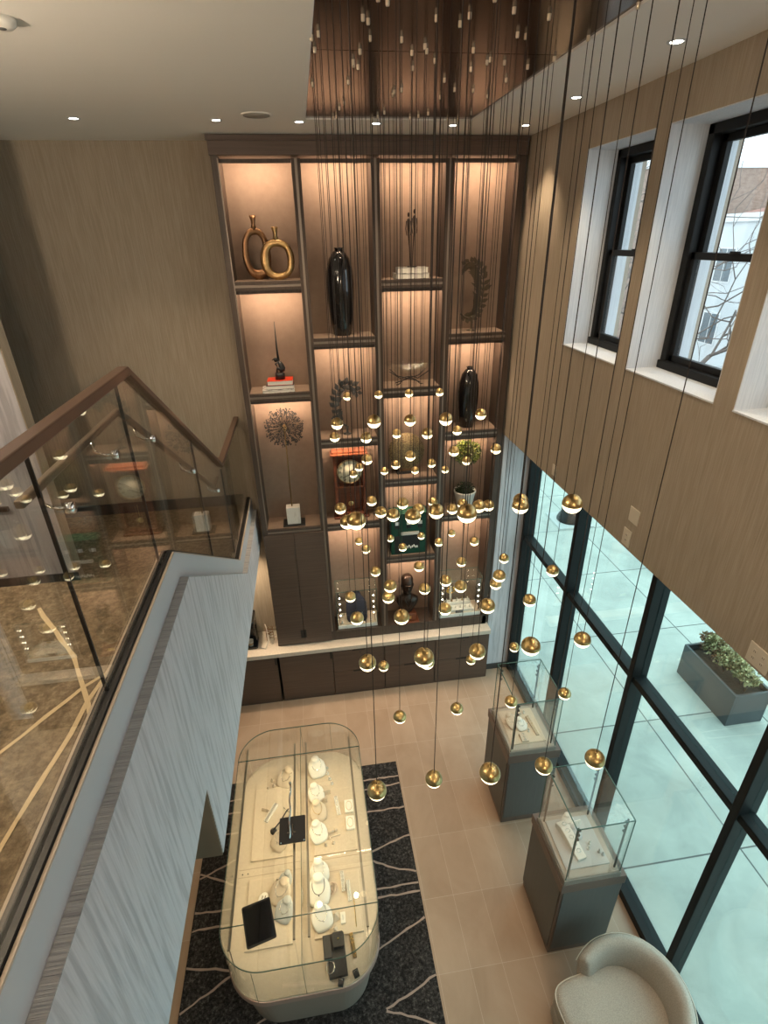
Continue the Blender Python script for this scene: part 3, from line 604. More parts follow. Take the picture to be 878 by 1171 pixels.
# couple figures on two pale books
z = SZ(2,0)
book('pale patterned book at the bottom, below the slim couple', (1.19,6.21,z), 0.36, 0.24, 0.052, WHB, 0.02, 'pale books under the slim couple')
book('pale patterned book, narrower, under the slim couple', (1.20,6.21,z+0.053), 0.33, 0.22, 0.055, WHB, -0.05, 'pale books under the slim couple')
t = thing('couple_sculpture', 'slim pair of dark standing figures on the pale books', 'sculpture', (1.195,6.20,z+0.108))
MB().box(-0.05,0.05,-0.035,0.035,0,0.012).build('base', DKBRZ, t, bevel=0.002)
for x, h in ((-0.032,0.52),(0.03,0.55)):
    q = MB(); q.tube([(x*0.3,0,0.01),(x*0.6,0,h*0.35),(x,0,h*0.62),(x,0,h*0.78),(x,0,h*0.86),(x,0,h*0.89)], [0.005,0.008,0.012,0.024,0.024,0.007], 8, flat=0.5)
    q.tube([(x-0.022,0,h*0.84),(x-0.03,0,h*0.7),(x-0.02,-0.01,h*0.58)], [0.006,0.005,0.004], 6); q.tube([(x+0.022,0,h*0.84),(x+0.03,0,h*0.7),(x+0.02,-0.01,h*0.58)], [0.006,0.005,0.004], 6)
    q.ball((x,0,h*0.95), 0.012,0.012,0.022); q.build('figure', DKBRZ, t)
# glass bowl on a wire stand
t = thing('glass_bowl', 'wide shallow clear glass bowl on a twisted black wire stand', 'bowl', (1.18,6.24,SZ(2,1)))
q = MB(); pr = [(0.02,0.10),(0.12,0.125),(0.22,0.18),(0.29,0.255),(0.295,0.26),(0.286,0.262),(0.215,0.19),(0.12,0.133),(0.02,0.108)]; q.lathe(pr, 40, sy=0.55); q.build('bowl', GLASS, t)
q = MB()
for s in (-1,1):
    q.tube([(s*0.24,-0.06,0.17),(s*0.17,-0.05,0.12),(s*0.10,-0.04,0.075),(s*0.02,-0.03,0.10),(-s*0.08,-0.02,0.05),(-s*0.13,-0.04,0.008),(-s*0.16,-0.05,0.01)], 0.006, 6)
    q.tube([(s*0.22,0.06,0.17),(s*0.13,0.05,0.09),(0,0.03,0.06),(-s*0.15,0.05,0.008)], 0.006, 6)
q.build('wire_stand', BLACKM, t)
# green shopfront model
t = thing('shopfront_model', 'bottle green model of a shopfront with three small windows', 'model building', (1.165,6.22,SZ(2,3)))
MB().box(-0.235,0.235,-0.08,0.10,0,0.60).build('facade', GREENB, t, bevel=0.003)
MB().box(-0.25,0.25,-0.095,0.10,0.60,0.63).build('cornice', GREENB, t, bevel=0.004)
for k, x in enumerate((-0.155,0.0,0.155)):
    f = MB().box(x-0.032,x+0.032,-0.088,-0.078,0.40,0.51).build('window', BLACKM, t); MB().box(x-0.026,x+0.026,-0.0895,-0.088,0.455,0.505).build('pane', mat('white_pane', (0.75,0.75,0.75), 0.3), f)
MB().box(-0.11,0.14,-0.105,-0.08,0.305,0.345).build('sign_band', WHITEP, t, bevel=0.002)
dw = MB().box(-0.09,0.15,-0.086,-0.078,0.085,0.285).build('display_window', BLACKM, t); q = MB()
for k in range(9): q.ball((-0.06+k*0.022,-0.092,0.10+0.03*random.random()), 0.010, 0.006, 0.02, 8, 6)
q.build('window_dressing', WHITEL, dw)
MB().box(-0.19,-0.115,-0.088,-0.078,0.02,0.285).build('door', BLACKM, t)
t = thing('hexagon_award', 'clear hexagonal glass award standing behind the green shopfront', 'award', (1.17,6.35,SZ(2,3)))
q = MB(); q.T = Matrix.Translation((0,0,0.80)) @ RX; q.prism([(0.185*math.cos(PI*k/3),0.14*math.sin(PI*k/3)) for k in range(6)], -0.012, 0.012); q.build('glass_plate', GLASS, t, bevel=0.003)
MB().box(-0.08,0.08,-0.03,0.03,0,0.02).box(-0.02,0.02,-0.012,0.012,0.02,0.70).build('foot', GLASS, t)
# bust on a wooden block
t = thing('portrait_bust', 'dark bronze portrait bust of a man on a red wood block', 'bust', (1.16,6.20,1.089))
MB().box(-0.16,0.16,-0.13,0.13,0,0.02).box(-0.115,0.115,-0.095,0.095,0.02,0.15).build('plinth', CHERRY, t, bevel=0.004)
MB().box(-0.045,0.045,-0.097,-0.095,0.06,0.11).build('name_plate', BRASS, t)
def loft(mb, secs, seg=20):
    vs = []; fs = []
    for cx, cy_, z_, rx, ry in secs:
        for k in range(seg):
            a = 2*PI*k/seg; vs.append((cx+rx*math.cos(a), cy_+ry*math.sin(a), z_))
    for i in range(len(secs)-1):
        for k in range(seg):
            a = i*seg+k; b_ = i*seg+(k+1)%seg; fs.append((a,b_,b_+seg,a+seg))
    fs += [list(range(seg))[::-1], [(len(secs)-1)*seg+k for k in range(seg)]]
    return mb.add(vs, fs, True)
q = MB(); loft(q, [(0,0,0.15,0.07,0.055),(0,0,0.19,0.095,0.07),(0,0,0.26,0.135,0.085),(0,0,0.33,0.165,0.09),(0,0,0.385,0.155,0.08),(0,0.005,0.415,0.10,0.065),(0,0.008,0.435,0.06,0.055),(0,0.008,0.475,0.052,0.052),(0,-0.005,0.50,0.055,0.065),(0,-0.012,0.53,0.068,0.082),(0,-0.008,0.58,0.078,0.092),(0,0,0.64,0.084,0.098),(0,0.006,0.69,0.080,0.092),(0,0.01,0.73,0.060,0.068),(0,0.012,0.75,0.02,0.025)])
q.ball((0,-0.104,0.592),0.014,0.020,0.026,10,8); q.ball((-0.085,0,0.59),0.012,0.02,0.03,10,8); q.ball((0.085,0,0.59),0.012,0.02,0.03,10,8)
q.tube([(-0.05,-0.088,0.637),(-0.03,-0.101,0.642),(0.0,-0.098,0.636),(0.03,-0.101,0.642),(0.05,-0.088,0.637)], 0.010, 8); q.tube([(-0.026,-0.092,0.548),(0,-0.100,0.545),(0.026,-0.092,0.548)], 0.007, 6); q.ball((0,-0.085,0.515),0.03,0.02,0.018,10,8)
for s in (-1,1): q.ball((s*0.032,-0.086,0.615),0.014,0.010,0.009,10,8)
q.build('head_and_shoulders', DKBRZ, t)
MB().ball((0,0.02,0.69),0.088,0.092,0.075,18,12).build('hair', DKBRZ, t)
MB().add([(-0.02,-0.083,0.40),(0.02,-0.083,0.40),(0.012,-0.094,0.375),(0.025,-0.104,0.25),(0,-0.108,0.20),(-0.025,-0.104,0.25),(-0.012,-0.094,0.375)], [(0,1,2,6),(6,2,3,4,5)]).tube([(-0.06,-0.06,0.43),(-0.035,-0.09,0.36),(-0.005,-0.1,0.26)],0.010,6).tube([(0.06,-0.06,0.43),(0.035,-0.09,0.36),(0.005,-0.1,0.26)],0.010,6).build('collar_and_tie', DKBRZ, t)
# topiary
t = thing('topiary_plant', 'round clipped green topiary in a white pot', 'plant', (1.945,6.24,SZ(3,2)))
MB().lathe([(0,0),(0.085,0),(0.10,0.02),(0.14,0.24),(0.148,0.25),(0.148,0.27),(0.135,0.27),(0.128,0.235),(0,0.235)], 32).build('pot', WHITEP, t)
MB().cyl((0,0,0), 0.128, 0.225, 0.245).build('soil', mat('potting_soil', (0.02,0.014,0.01), 0.95), t)
MB().tube([(0,0,0.24),(0.01,0,0.45),(0.0,0,0.68)], 0.010).build('stem', BARK, t)
def leaves(mb, c, R, n, L, flat=1.0, lo=0.75):
    for k in range(n):
        d = Vector([random.gauss(0,1) for _ in range(3)]).normalized(); p = Vector(c)+Vector((d.x*R[0],d.y*R[1],d.z*R[2]))*random.uniform(lo,1.0)
        a = (d+Vector([random.uniform(-0.8,0.8) for _ in range(3)])).normalized(); s = a.orthogonal().normalized(); s = Matrix.Rotation(random.uniform(0,6.3),3,a) @ s
        e = p+a*L; mid = p+a*L*0.5; mb.add([p, mid+s*L*0.28, e, mid-s*L*0.28], [(0,1,2,3)])
q = MB(); leaves(q, (0,0,0.80), (0.185,0.17,0.15), 1500, 0.032, lo=0.55); q.build('crown', LEAF, t, fix=False)
q = MB(); leaves(q, (0,0,0.29), (0.12,0.12,0.07), 450, 0.03, lo=0.3); q.build('moss_skirt', LEAFD, t, fix=False)
# two glass display cases at the foot of the shelves
def jewel_case(label, x0, x1, content):
    y0, y1, z0, z1 = 6.115, 6.41, 1.086, 1.73; cx = (x0+x1)/2; t = thing('glass_display_case', label, 'display case', (cx, y0, z0))
    hw = (x1-x0)/2; D = y1-y0; H = z1-z0
    MB().box(-hw,hw,0,D,0,0.055).build('tray', WHITEL, t, bevel=0.003)
    MB().box(-hw+0.012,hw-0.012,0.012,D-0.012,0.055,0.060).build('deck', CREAM, t)
    for a in ((-hw,hw,0.0,0.005),(-hw,hw,D-0.005,D)): MB().box(a[0],a[1],a[2],a[3],0.06,H).build('glass_panel', GLASS, t)
    for a in ((-hw,-hw+0.005),(hw-0.005,hw)): MB().box(a[0],a[1],0.006,D-0.006,0.06,H).build('glass_panel', GLASS, t)
    MB().box(-hw,hw,0,D,H,H+0.005).build('glass_top', GLASS, t)
    e = MB()
    for a, c in (((-hw,0,H),(hw,0,H)),((-hw,D,H),(hw,D,H)),((-hw,0,H),(-hw,D,H)),((hw,0,H),(hw,D,H)),((-hw,0,0.06),(-hw,0,H)),((hw,0,0.06),(hw,0,H))): e.bar(a, c, 0.006, 0.006)
    e.build('edge', GEDGE, t)
    for s in (-1,1):
        r = MB().bar((s*(hw-0.03),0.03,0.07),(s*(hw-0.03),0.03,H-0.02),0.012,0.012).build('light_bar', CHROME, t)
        d = MB()
        for k in range(4): d.ball((s*(hw-0.045),0.03,0.22+0.1*k), 0.010, seg=8, rings=6)
        d.build('lamp_head', mat('case_lamp_head', (1,1,1), 0.4, emit=((1,0.88,0.66), 10)), r)
        l = lamp('case_lamp', 'AREA', (s*(hw-0.05),0.04,H-0.05), K_CASE*0.5, (1,0.85,0.62), (math.radians(30),s*math.radians(25),0), shape='RECTANGLE', size=0.03, size_y=0.1); l.parent = t
    MB().ball((0,-0.002,0.028),0.007,0.003,0.007,8,6).build('key_lock', BLACKM, t)
    return t
jewel_case('lit glass case holding the navy display bust', 0.135, 0.705, 0)
jewel_case('lit glass case of rings and chains beside the storefront end', 1.625, 2.255, 1)

# ================================================================== JEWELLERY DISPLAY FORMS
def T3(x, y, z, rz=0, s=1.0): return Matrix.Translation((x,y,z)) @ Matrix.Rotation(rz, 4, 'Z') @ Matrix.Scale(s, 4)
def neck_form(label, loc, rz=0, s=1.0, m=None, group=None, chain=None, tip=0.35):
    """a leaning neck-and-shoulders display form with a necklace on it"""
    m = m or WHITEL; t = thing('necklace_bust', label, 'jewellery bust', (loc[0],loc[1]+(0.05*s if loc[2] < 1 else 0),loc[2]), rz, group)
    q = MB(); q.T = Matrix.Scale(s, 4)
    secs = [(0,-0.085,0.0,0.045,0.010),(0,-0.080,0.008,0.066,0.020),(0,-0.055,0.026,0.080,0.030),(0,-0.02,0.048,0.086,0.034),(0,0.015,0.070,0.080,0.032),(0,0.038,0.084,0.058,0.028),(0,0.045,0.092,0.040,0.032),(0,0.048,0.112,0.037,0.034),(0,0.048,0.116,0.034,0.031)]
    loft(q, secs, 22); q.build('form', m, t)
    q = MB(); q.T = Matrix.Scale(s, 4); q.add([(-0.03,0.02,0),(0.03,0.02,0),(0.03,0.075,0),(-0.03,0.075,0),(-0.02,0.04,0.085),(0.02,0.04,0.085)], [(0,1,2,3),(0,1,5,4),(2,3,4,5),(0,3,4),(1,2,5)]); q.build('easel', m, t)
    q = MB(); q.T = Matrix.Scale(s, 4); pts = []
    for k in range(13):
        a = PI*k/12; x = 0.042*math.cos(a); dn = math.sin(a); pts.append((x*(1+0.4*dn), 0.035-0.085*dn, 0.098-0.046*dn+0.012*math.sin(a)))
    q.tube(pts, 0.0022, 6); q.ball((0,-0.056,0.062), 0.006, 0.004, 0.008, 8, 6); q.build('necklace', chain or SILVER, t)
    return t
def ring_stand(label, loc, rz=0, m=None, group=None, h=0.045, r=0.016):
    t = thing('ring_stand', label, 'ring stand', loc, rz, group)
    MB().lathe([(0,0),(r,0),(r,0.006),(r*0.7,0.012),(r*0.45,h*0.7),(r*0.4,h),(0,h+0.004)], 14).build('cone', m or WHITEL, t)
    q = MB(); a = [(r*0.62*math.cos(2*PI*k/12), r*0.62*math.sin(2*PI*k/12), h*0.62) for k in range(12)]; q.tube(a, 0.0018, 5, closed=True); q.ball((0,-r*0.65,h*0.62),0.003,seg=6,rings=4); q.build('ring', SILVER, t); return t
def ramp(label, loc, rz=0, L=0.12, W=0.04, H=0.03, m=None, n=5, jm=None, group=None):
    t = thing('bracelet_ramp', label, 'jewellery ramp', loc, rz, group)
    MB().yz([(-L/2,0),(L/2,0),(L/2,H),(-L/2,H*0.45)], -W/2, W/2).build('ramp', m or WHITEL, t, bevel=0.002)
    q = MB()
    for k in range(n):
        y = -L/2+L*(k+0.5)/n; z = H*0.45+(H*0.55)*(k+0.5)/n+0.003; q.tube([(0.010*math.cos(2*PI*j/10), y+0.010*math.sin(2*PI*j/10), z+0.002) for j in range(10)], 0.0018, 5, closed=True)
    q.build('jewellery', jm or SILVER, t); return t
def earring_card(label, loc, rz=0, m=None, group=None, w_=0.05, h=0.05):
    t = thing('earring_stand', label, 'earring stand', loc, rz, group)
    MB().yz([(-0.012,0),(0.02,0),(0.012,h),(0.006,h)], -w_/2, w_/2).build('card', m or WHITEL, t, bevel=0.0015)
    q = MB()
    for s in (-1,1): q.ball((s*w_*0.22,-0.004,h*0.62),0.004,0.003,0.005,8,6).tube([(s*w_*0.22,-0.006,h*0.58),(s*w_*0.22,-0.009,h*0.30)],0.0014,5)
    q.build('earrings', SILVER, t); return t
def tray(label, x0, x1, y0, y1, z, h=0.018, m=None, group=None):
    cx, cy_ = (x0+x1)/2, (y0+y1)/2; t = thing('display_tray', label, 'tray', (cx,cy_,z), 0, group)
    MB().box(x0-cx,x1-cx,y0-cy_,y1-cy_,0,h).build('board', m or CREAMT, t, bevel=0.003)
    MB().box(x0-cx+0.012,x1-cx-0.012,y0-cy_+0.012,y1-cy_-0.012,h,h+0.0015).build('pad', m or CREAM, t); return t

# ------------------------------------------------------------------ contents of the two cases in the bookcase
t = thing('display_bust', 'navy velvet display bust with a pendant inside the lit shelf case', 'jewellery bust', (0.42,6.24,1.149))
q = MB(); q.T = Matrix.Diagonal((1.28,1.0,1.25,1)); loft(q, [(0,-0.05,0,0.10,0.03),(0,-0.04,0.03,0.115,0.04),(0,-0.02,0.12,0.12,0.045),(0,0.01,0.22,0.115,0.045),(0,0.03,0.27,0.09,0.045),(0,0.045,0.30,0.06,0.045),(0,0.05,0.34,0.052,0.045),(0,0.05,0.35,0.045,0.04)], 24); NAVY = mat('navy_velvet', (0.012,0.014,0.03), 0.8); q.build('form', NAVY, t)
MB().ball((0.07,-0.090,0.09),0.020,0.008,0.028,12,8).tube([(0.075,-0.06,0.16),(0.062,-0.085,0.08)],0.002,6).build('pendant_charm', WHITEL, t)
MB().box(-0.012,0.014,-0.10,-0.085,0.0,0.012).build('red_tag', RED, t)
for i, (x, y) in enumerate(((0.20,6.17),(0.21,6.33),(0.62,6.18),(0.63,6.33))):
    ring_stand('small white ring cone at the %s corner of the navy bust case' % ('front left','back left','front right','back right')[i], (x,y,1.149))
t2 = tray('white two step riser in the storefront end shelf case', 1.72, 2.16, 6.15, 6.36, 1.148, 0.03, WHITEL)
tray('narrow upper riser behind, in the storefront end shelf case', 1.74, 2.14, 6.27, 6.35, 1.182, 0.05, WHITEL)
for i in range(5): ring_stand('ring cone on the upper riser, %s from the left' % ('first','second','third','fourth','fifth')[i], (1.78+0.08*i,6.31,1.236), 0, GOLD if i % 2 else WHITEL, 'rings on the upper riser', 0.05)
for i in range(6): ring_stand('ring cone on the lower riser, %s from the left' % ('first','second','third','fourth','fifth','sixth')[i], (1.76+0.07*i,6.21,1.182), 0, WHITEL, 'rings on the lower riser', 0.035)
q = thing('chain_coil', 'coiled gold chain hung at the back of the shelf case', 'chain', (1.86,6.385,1.38)); MB().tube([(0.07*math.cos(k*0.35)*(1-k*0.006),0,0.05*math.sin(k*0.35)) for k in range(70)], 0.005, 6).build('chain', mat('yellow_gold', (0.85,0.58,0.16), 0.25, metal=1.0), q)
MB().box(-0.015,0.015,0.0,0.022,-0.17,0.06).build('hanger', WHITEL, q)
t = thing('price_plaque', 'small slate plaque at the front of the storefront end case', 'plaque', (1.93,6.135,1.149)); MB().yz([(-0.012,0),(0.012,0),(0.008,0.035),(0.002,0.035)], -0.055, 0.055).build('plaque', mat('slate_plaque', (0.06,0.07,0.08), 0.4), t, bevel=0.001)
q = MB()
for k in range(3): q.box(-0.04,0.04-0.015*k,-0.011,-0.0095,0.026-0.009*k,0.028-0.009*k)
q.build('engraved_lines', SILVER, t)

# ------------------------------------------------------------------ coffee corner on the worktop
t = thing('coffee_machine', 'black pod coffee machine half hidden by the stair wall', 'coffee machine', (-1.115,6.20,0.932))
MB().prism(rrect(-0.09,0.09,0.0,0.17,0.03), 0, 0.36).build('body', BLACK, t, bevel=0.004)
MB().prism(rrect(-0.095,0.095,-0.13,0.17,0.03), 0, 0.035).build('drip_base', BLACK, t, bevel=0.003)
MB().prism(rrect(-0.09,0.09,-0.13,0.17,0.03), 0.36, 0.47).build('brew_head', BLACK, t, bevel=0.006)
MB().box(-0.035,0.035,-0.135,-0.12,0.42,0.45).build('lever', CHROME, t, bevel=0.003)
MB().prism(rrect(0.10,0.18,-0.02,0.15,0.03), 0, 0.30).build('water_tank', GLASS, t)
t = thing('coffee_cup', 'small white paper cup standing under the coffee machine spout', 'cup', (-1.115,6.12,0.968)); MB().lathe([(0,0),(0.028,0),(0.038,0.085),(0.041,0.088),(0.036,0.088),(0.026,0.006),(0,0.006)], 20).build('cup', WHITEP, t)
MB().lathe([(0.033,0.02),(0.0385,0.06)], 20, caps=False).build('sleeve', mat('cup_sleeve', (0.35,0.22,0.12), 0.8), t)
t = thing('power_lead', 'white cable looping beside the coffee machine', 'cable', (-0.93,6.2,0.93)); MB().tube([(0.02,0.1,0.24),(0.05,-0.02,0.26),(0.07,-0.12,0.12),(0.02,-0.16,0.012),(-0.05,-0.12,0.008)], 0.006, 6).build('lead', WHITEP, t)
for i, (x, y) in enumerate(((-0.86,6.27),(-0.82,6.17),(-0.88,6.36),(-0.79,6.34))):
    t = thing('drinking_glass', ('clear drinking glass','clear tumbler with amber rim')[i % 2] + (' in front of the coffee corner wall, nearest its machine',' beside the tall cupboard, nearest the worktop edge',' against the tan wall behind the coffee machine',' against the cupboard side and tan wall')[i], 'glass', (x,y,0.932), 0, 'glasses in the coffee corner')
    MB().lathe([(0,0),(0.030,0),(0.034,0.12),(0.032,0.12),(0.028,0.008),(0,0.008)], 20).build('tumbler', GLASS, t); MB().lathe([(0.0345,0.114),(0.0347,0.122),(0.032,0.122)], 20, caps=False).build('rim', GOLDB, t)
t = thing('wire_pod_holder', 'bronze wire pod holder with brown pods by the coffee machine', 'pod holder', (-0.85,6.22,1.06))
for s in (0,1,2): MB().tube([(0.05*math.cos(2*PI*k/16), 0.02*math.sin(2*PI*k/16), 0.05*s+0.012*math.sin(4*PI*k/16)) for k in range(16)], 0.004, 6, closed=True).build('wire_ring', GOLDB, t)
MB().bar((0.05,0,-0.125),(0.05,0,0.14),0.006,0.006).bar((-0.05,0,-0.125),(-0.05,0,0.14),0.006,0.006).build('post', GOLDB, t)

# ------------------------------------------------------------------ rug
rx0, rx1, ry0, ry1 = -1.595, 0.725, 1.55, 4.655
t = thing('area_rug', 'charcoal rug with thin dusty pink lines under the long display counter', 'rug', (0,0,0.0))
MB().box(rx0,rx1,ry0,ry1,0.001,0.012).build('pile', RUGM, t)
c = MB(); PX = [(-1.6,4.42,0.72,4.44),(-1.6,4.25,0.72,4.34),(-1.6,4.0,0.72,4.02),(0.25,3.55,0.72,3.68),(0.25,3.46,0.72,3.28),(-1.6,3.22,0.72,3.16),(-1.6,3.06,0.72,3.08),(0.2,2.62,0.72,2.83),(-1.6,2.42,-0.6,2.95),(0.22,2.18,0.72,2.36),(0.22,2.17,0.72,1.98),(-1.6,3.55,-0.9,3.8),(-1.6,3.60,-0.9,3.3),(-1.6,2.75,-0.9,2.6),(-1.6,2.05,-0.4,2.42),(-1.6,2.12,-0.4,1.8),(-0.7,1.72,0.72,1.83)]
for ka, a in enumerate(PX): line_strip(c, [(a[0]+0.01,a[1]),((a[0]+a[2])/2,(a[1]+a[3])/2+random.uniform(-0.03,0.03)),(a[2],a[3])], 0.020, 0.0135+0.0003*ka, 0.006, 0.06)
c.build('woven_lines', RUGL, t)

# ------------------------------------------------------------------ long glazed display counter
tx0, tx1, ty0, ty1 = -1.06, 0.22, 2.10, 4.345; RR = 0.36; ZD = 0.75; ZG = 1.215
t = thing('display_counter', 'long round ended jewellery display counter with glass top on the rug', 'display counter', (0,0,0.0))
MB().prism(rrect(tx0+0.16,tx1-0.16,ty0+0.16,ty1-0.16,RR-0.1), 0.012, 0.09).build('plinth', BLACKM, t)
q = MB(); P0 = rrect(tx0+0.10,tx1-0.10,ty0+0.10,ty1-0.10,RR-0.06,12); P1 = rrect(tx0+0.03,tx1-0.03,ty0+0.03,ty1-0.03,RR-0.02,12); n = len(P0)
q.add([(p[0],p[1],0.09) for p in P0]+[(p[0],p[1],0.66) for p in P1], [list(range(n))[::-1], list(range(n,2*n))]+[(i,(i+1)%n,(i+1)%n+n,i+n) for i in range(n)]); q.build('body', mat('taupe_counter_skin', (0.27,0.225,0.19), 0.45), t)
MB().prism(rrect(tx0,tx1,ty0,ty1,RR,14), 0.665, 0.735).build('rim_band', mat('rose_rim_band', (0.40,0.29,0.25), 0.35, metal=0.3), t, bevel=0.006)
MB().prism(rrect(tx0+0.006,tx1-0.006,ty0+0.006,ty1-0.006,RR-0.006,14), 0.736, ZD).build('deck', CREAM, t)
def wall_ring(poly, z0, z1, th):
    n = len(poly); cx = sum(p[0] for p in poly)/n; cy_ = sum(p[1] for p in poly)/n
    inn = []
    for i in range(n):
        a, c_ = Vector((*poly[i-1],0)), Vector((*poly[(i+1)%n],0)); d = (c_-a).normalized(); inn.append((poly[i][0]-d.y*th, poly[i][1]+d.x*th))
    v = [(p[0],p[1],z) for z in (z0,z1) for p in poly]+[(p[0],p[1],z) for z in (z0,z1) for p in inn]; f = []
    for i in range(n):
        j = (i+1)%n; f += [(i,j,j+n,i+n),(i+2*n,i+3*n,j+3*n,j+2*n),(i+n,j+n,j+3*n,i+3*n),(i,i+2*n,j+2*n,j)]
    return MB().add(v, f)
gp = rrect(tx0+0.004,tx1-0.004,ty0+0.004,ty1-0.004,RR-0.004,14)
wall_ring(gp, ZD, ZG-0.002, 0.008).build('glass_wall', GLASS, t)
MB().prism(rrect(tx0,tx1,ty0,ty1,RR,14), ZG, ZG+0.008).build('glass_top', GLASS, t)
wall_ring(rrect(tx0-0.001,tx1+0.001,ty0-0.001,ty1+0.001,RR+0.001,14), ZG-0.001, ZG+0.009, 0.004).build('glass_edge', GEDGE, t)
q = MB(); xc = -0.41
for y in (2.44, 3.98): q.bar((tx0,y,ZG+0.004),(tx1,y,ZG+0.004),0.004,0.010)
q.bar((xc,ty0,ZG+0.004),(xc,ty1,ZG+0.004),0.004,0.010)
for x, y in ((xc,ty0+0.005),(xc,ty1-0.005),(tx0+0.004,2.44),(tx1-0.004,2.44),(tx0+0.004,3.98),(tx1-0.004,3.98),(-0.79,ty0+0.005),(-0.08,ty1-0.005)): q.bar((x,y,ZD),(x,y,ZG),0.003,0.003)
q.build('glass_joint', GEDGE, t)
MB().box(xc-0.003,xc+0.003,2.2,4.25,ZD,ZG-0.01).build('glass_divider', GLASS, t)
for x in (-0.98,-0.475,-0.355,0.115):
    y0, y1 = (2.30,4.16); r = MB().box(x-0.010,x+0.010,y0,y1,ZG-0.055,ZG-0.040).build('light_rail', mat('rail_aluminium', (0.30,0.27,0.22), 0.35, metal=0.7), t)
    for y in (y0+0.02,y1-0.02): MB().box(x-0.004,x+0.004,y-0.004,y+0.004,ZD,ZG-0.055).build('rail_post', CHROME, r)
    l = lamp('counter_strip', 'AREA', (x,(y0+y1)/2,ZG-0.060), K_CASE*2.2, (1.0,0.78,0.45), (0,0,0), shape='RECTANGLE', size=0.016, size_y=y1-y0-0.05); l.parent = t
q = MB()
for y in (3.07,3.14): q.box(tx0+0.02,xc-0.01,y,y+0.004,ZD,ZD+0.001)
for y in (3.00,3.12): q.box(xc+0.01,tx1-0.02,y,y+0.004,ZD,ZD+0.001)
q.build('deck_seam', mat('seam_line', (0.42,0.33,0.24), 0.8), t)
for s, x in ((1,tx0+0.06),(1,tx0+0.11)): MB().cyl((x,3.10,0), 0.006, ZD, ZD+0.004, 10).build('deck_lock', BLACKM, t)
ZT = ZD+0.001
tray('cream display tray at the back left of the counter', -0.93, -0.50, 3.20, 3.96, ZT)
tray('cream display tray at the front left of the counter', -0.93, -0.52, 2.46, 3.03, ZT)
tray('cream display tray at the back right of the counter', -0.32, 0.10, 3.16, 3.84, ZT, 0.022)
tray('cream display tray at the front right of the counter', -0.34, 0.09, 2.46, 2.97, ZT, 0.022)
Z1 = ZT+0.021; Z2 = ZT+0.025; G = 'necklace busts in the display counter'
neck_form('large white layered necklace bust at the far right end of the counter', (-0.265,4.06,ZT), 0.25, 1.15, WHITEL, G)
neck_form('white necklace bust second from the far right end', (-0.285,3.74,Z2), 0.35, 1.0, WHITEL, G)
neck_form('flat cream necklace bust third from the far right end', (-0.27,3.53,Z2), 0.25, 1.05, CREAMT, G, GOLD)
neck_form('white necklace bust beside the black cross sign', (-0.275,3.31,Z2), 0.35, 1.05, WHITEL, G)
neck_form('white necklace bust at the back of the front right tray', (-0.275,2.93,Z2), 0.15, 1.05, WHITEL, G)
neck_form('broad cream necklace bust in the middle of the front right tray', (-0.285,2.76,Z2), 0.0, 1.25, WHITEL, G, BLACKM)
neck_form('white necklace bust nearest the black ring set', (-0.27,2.55,Z2), 0.3, 1.1, WHITEL, G)
neck_form('wide cream necklace bust at the far left end of the counter', (-0.60,3.98,ZT), -0.5, 1.15, CREAMT, G)
neck_form('cream necklace bust leaning left beside the black cross sign', (-0.64,3.29,Z1), -0.7, 1.05, CREAMT, G)
neck_form('pale grey necklace bust farthest on the front left tray', (-0.585,2.93,Z1), -0.5, 0.75, GREYL, G)
neck_form('large cream necklace bust in the middle of the front left tray', (-0.62,2.80,Z1), -0.6, 1.15, CREAMT, G)
neck_form('pale grey necklace bust right of the tablet', (-0.585,2.66,Z1), -0.5, 1.0, GREYL, G)
for i, (x, y) in enumerate(((-0.76,4.06),(-0.74,3.99),(-0.80,3.96))): ring_stand('small cream ring cone at the far left end, %s' % ('farthest','middle one','nearest')[i], (x,y,ZT), 0, CREAMT, 'ring cones at the far left end', 0.04, 0.022)
for i, (x, y) in enumerate(((-0.155,4.12),(-0.15,4.05),(-0.13,3.98),(-0.11,3.92))): ring_stand('white ring cone trailing from the far right bust, %s' % ('farthest','second','third','nearest')[i], (x,y,ZT), 0, WHITEL, 'ring cones at the far right end', 0.035, 0.02)
ramp('white stepped ring ramp with dark rings on the back left tray', (-0.755,3.66,Z1), -0.55, 0.20, 0.045, 0.035, WHITEL, 7, BLACKM)
earring_card('small pearl cluster box left of the stepped ramp', (-0.82,3.70,Z1), -0.4, CREAMT, None, 0.07, 0.03)
t = thing('magnifier_lamp', 'bent black and chrome inspection arm lying on the back left tray', 'tool', (-0.72,3.46,Z1)); MB().lathe([(0,0),(0.032,0),(0.032,0.02),(0.012,0.03),(0,0.03)], 20).build('foot', BLACKM, t)
MB().tube([(0,0,0.03),(0.07,0.06,0.06),(0.13,0.17,0.05),(0.15,0.19,0.05)], 0.007, 8).build('arm', BLACKM, t); MB().tube([(0.13,0.17,0.05),(0.10,0.21,0.05)],0.005,6).tube([(0.13,0.17,0.05),(0.17,0.15,0.05)],0.005,6).build('fork', CHROME, t)
tray('small peach plaque beside the black cross sign', -0.66, -0.55, 3.42, 3.58, Z1, 0.012, mat('peach_suede', (0.62,0.42,0.27), 0.8))
t = thing('counter_sign', 'square black sign with a silver cross on the glass counter top', 'sign', (-0.487,3.157,ZG+0.010))
MB().prism(rrect(-0.12,0.12,-0.125,0.125,0.008,3), 0, 0.010).build('board', BLACKM, t); MB().box(-0.045,0.03,-0.035,-0.025,0.010,0.014).box(-0.004,0.006,-0.06,0.05,0.010,0.014).build('cross', CHROME, t)
for sx in (-1,1): MB().cyl((sx*0.105,-0.112,0), 0.008, 0.0, 0.014, 10).build('stud', CHROME, t)
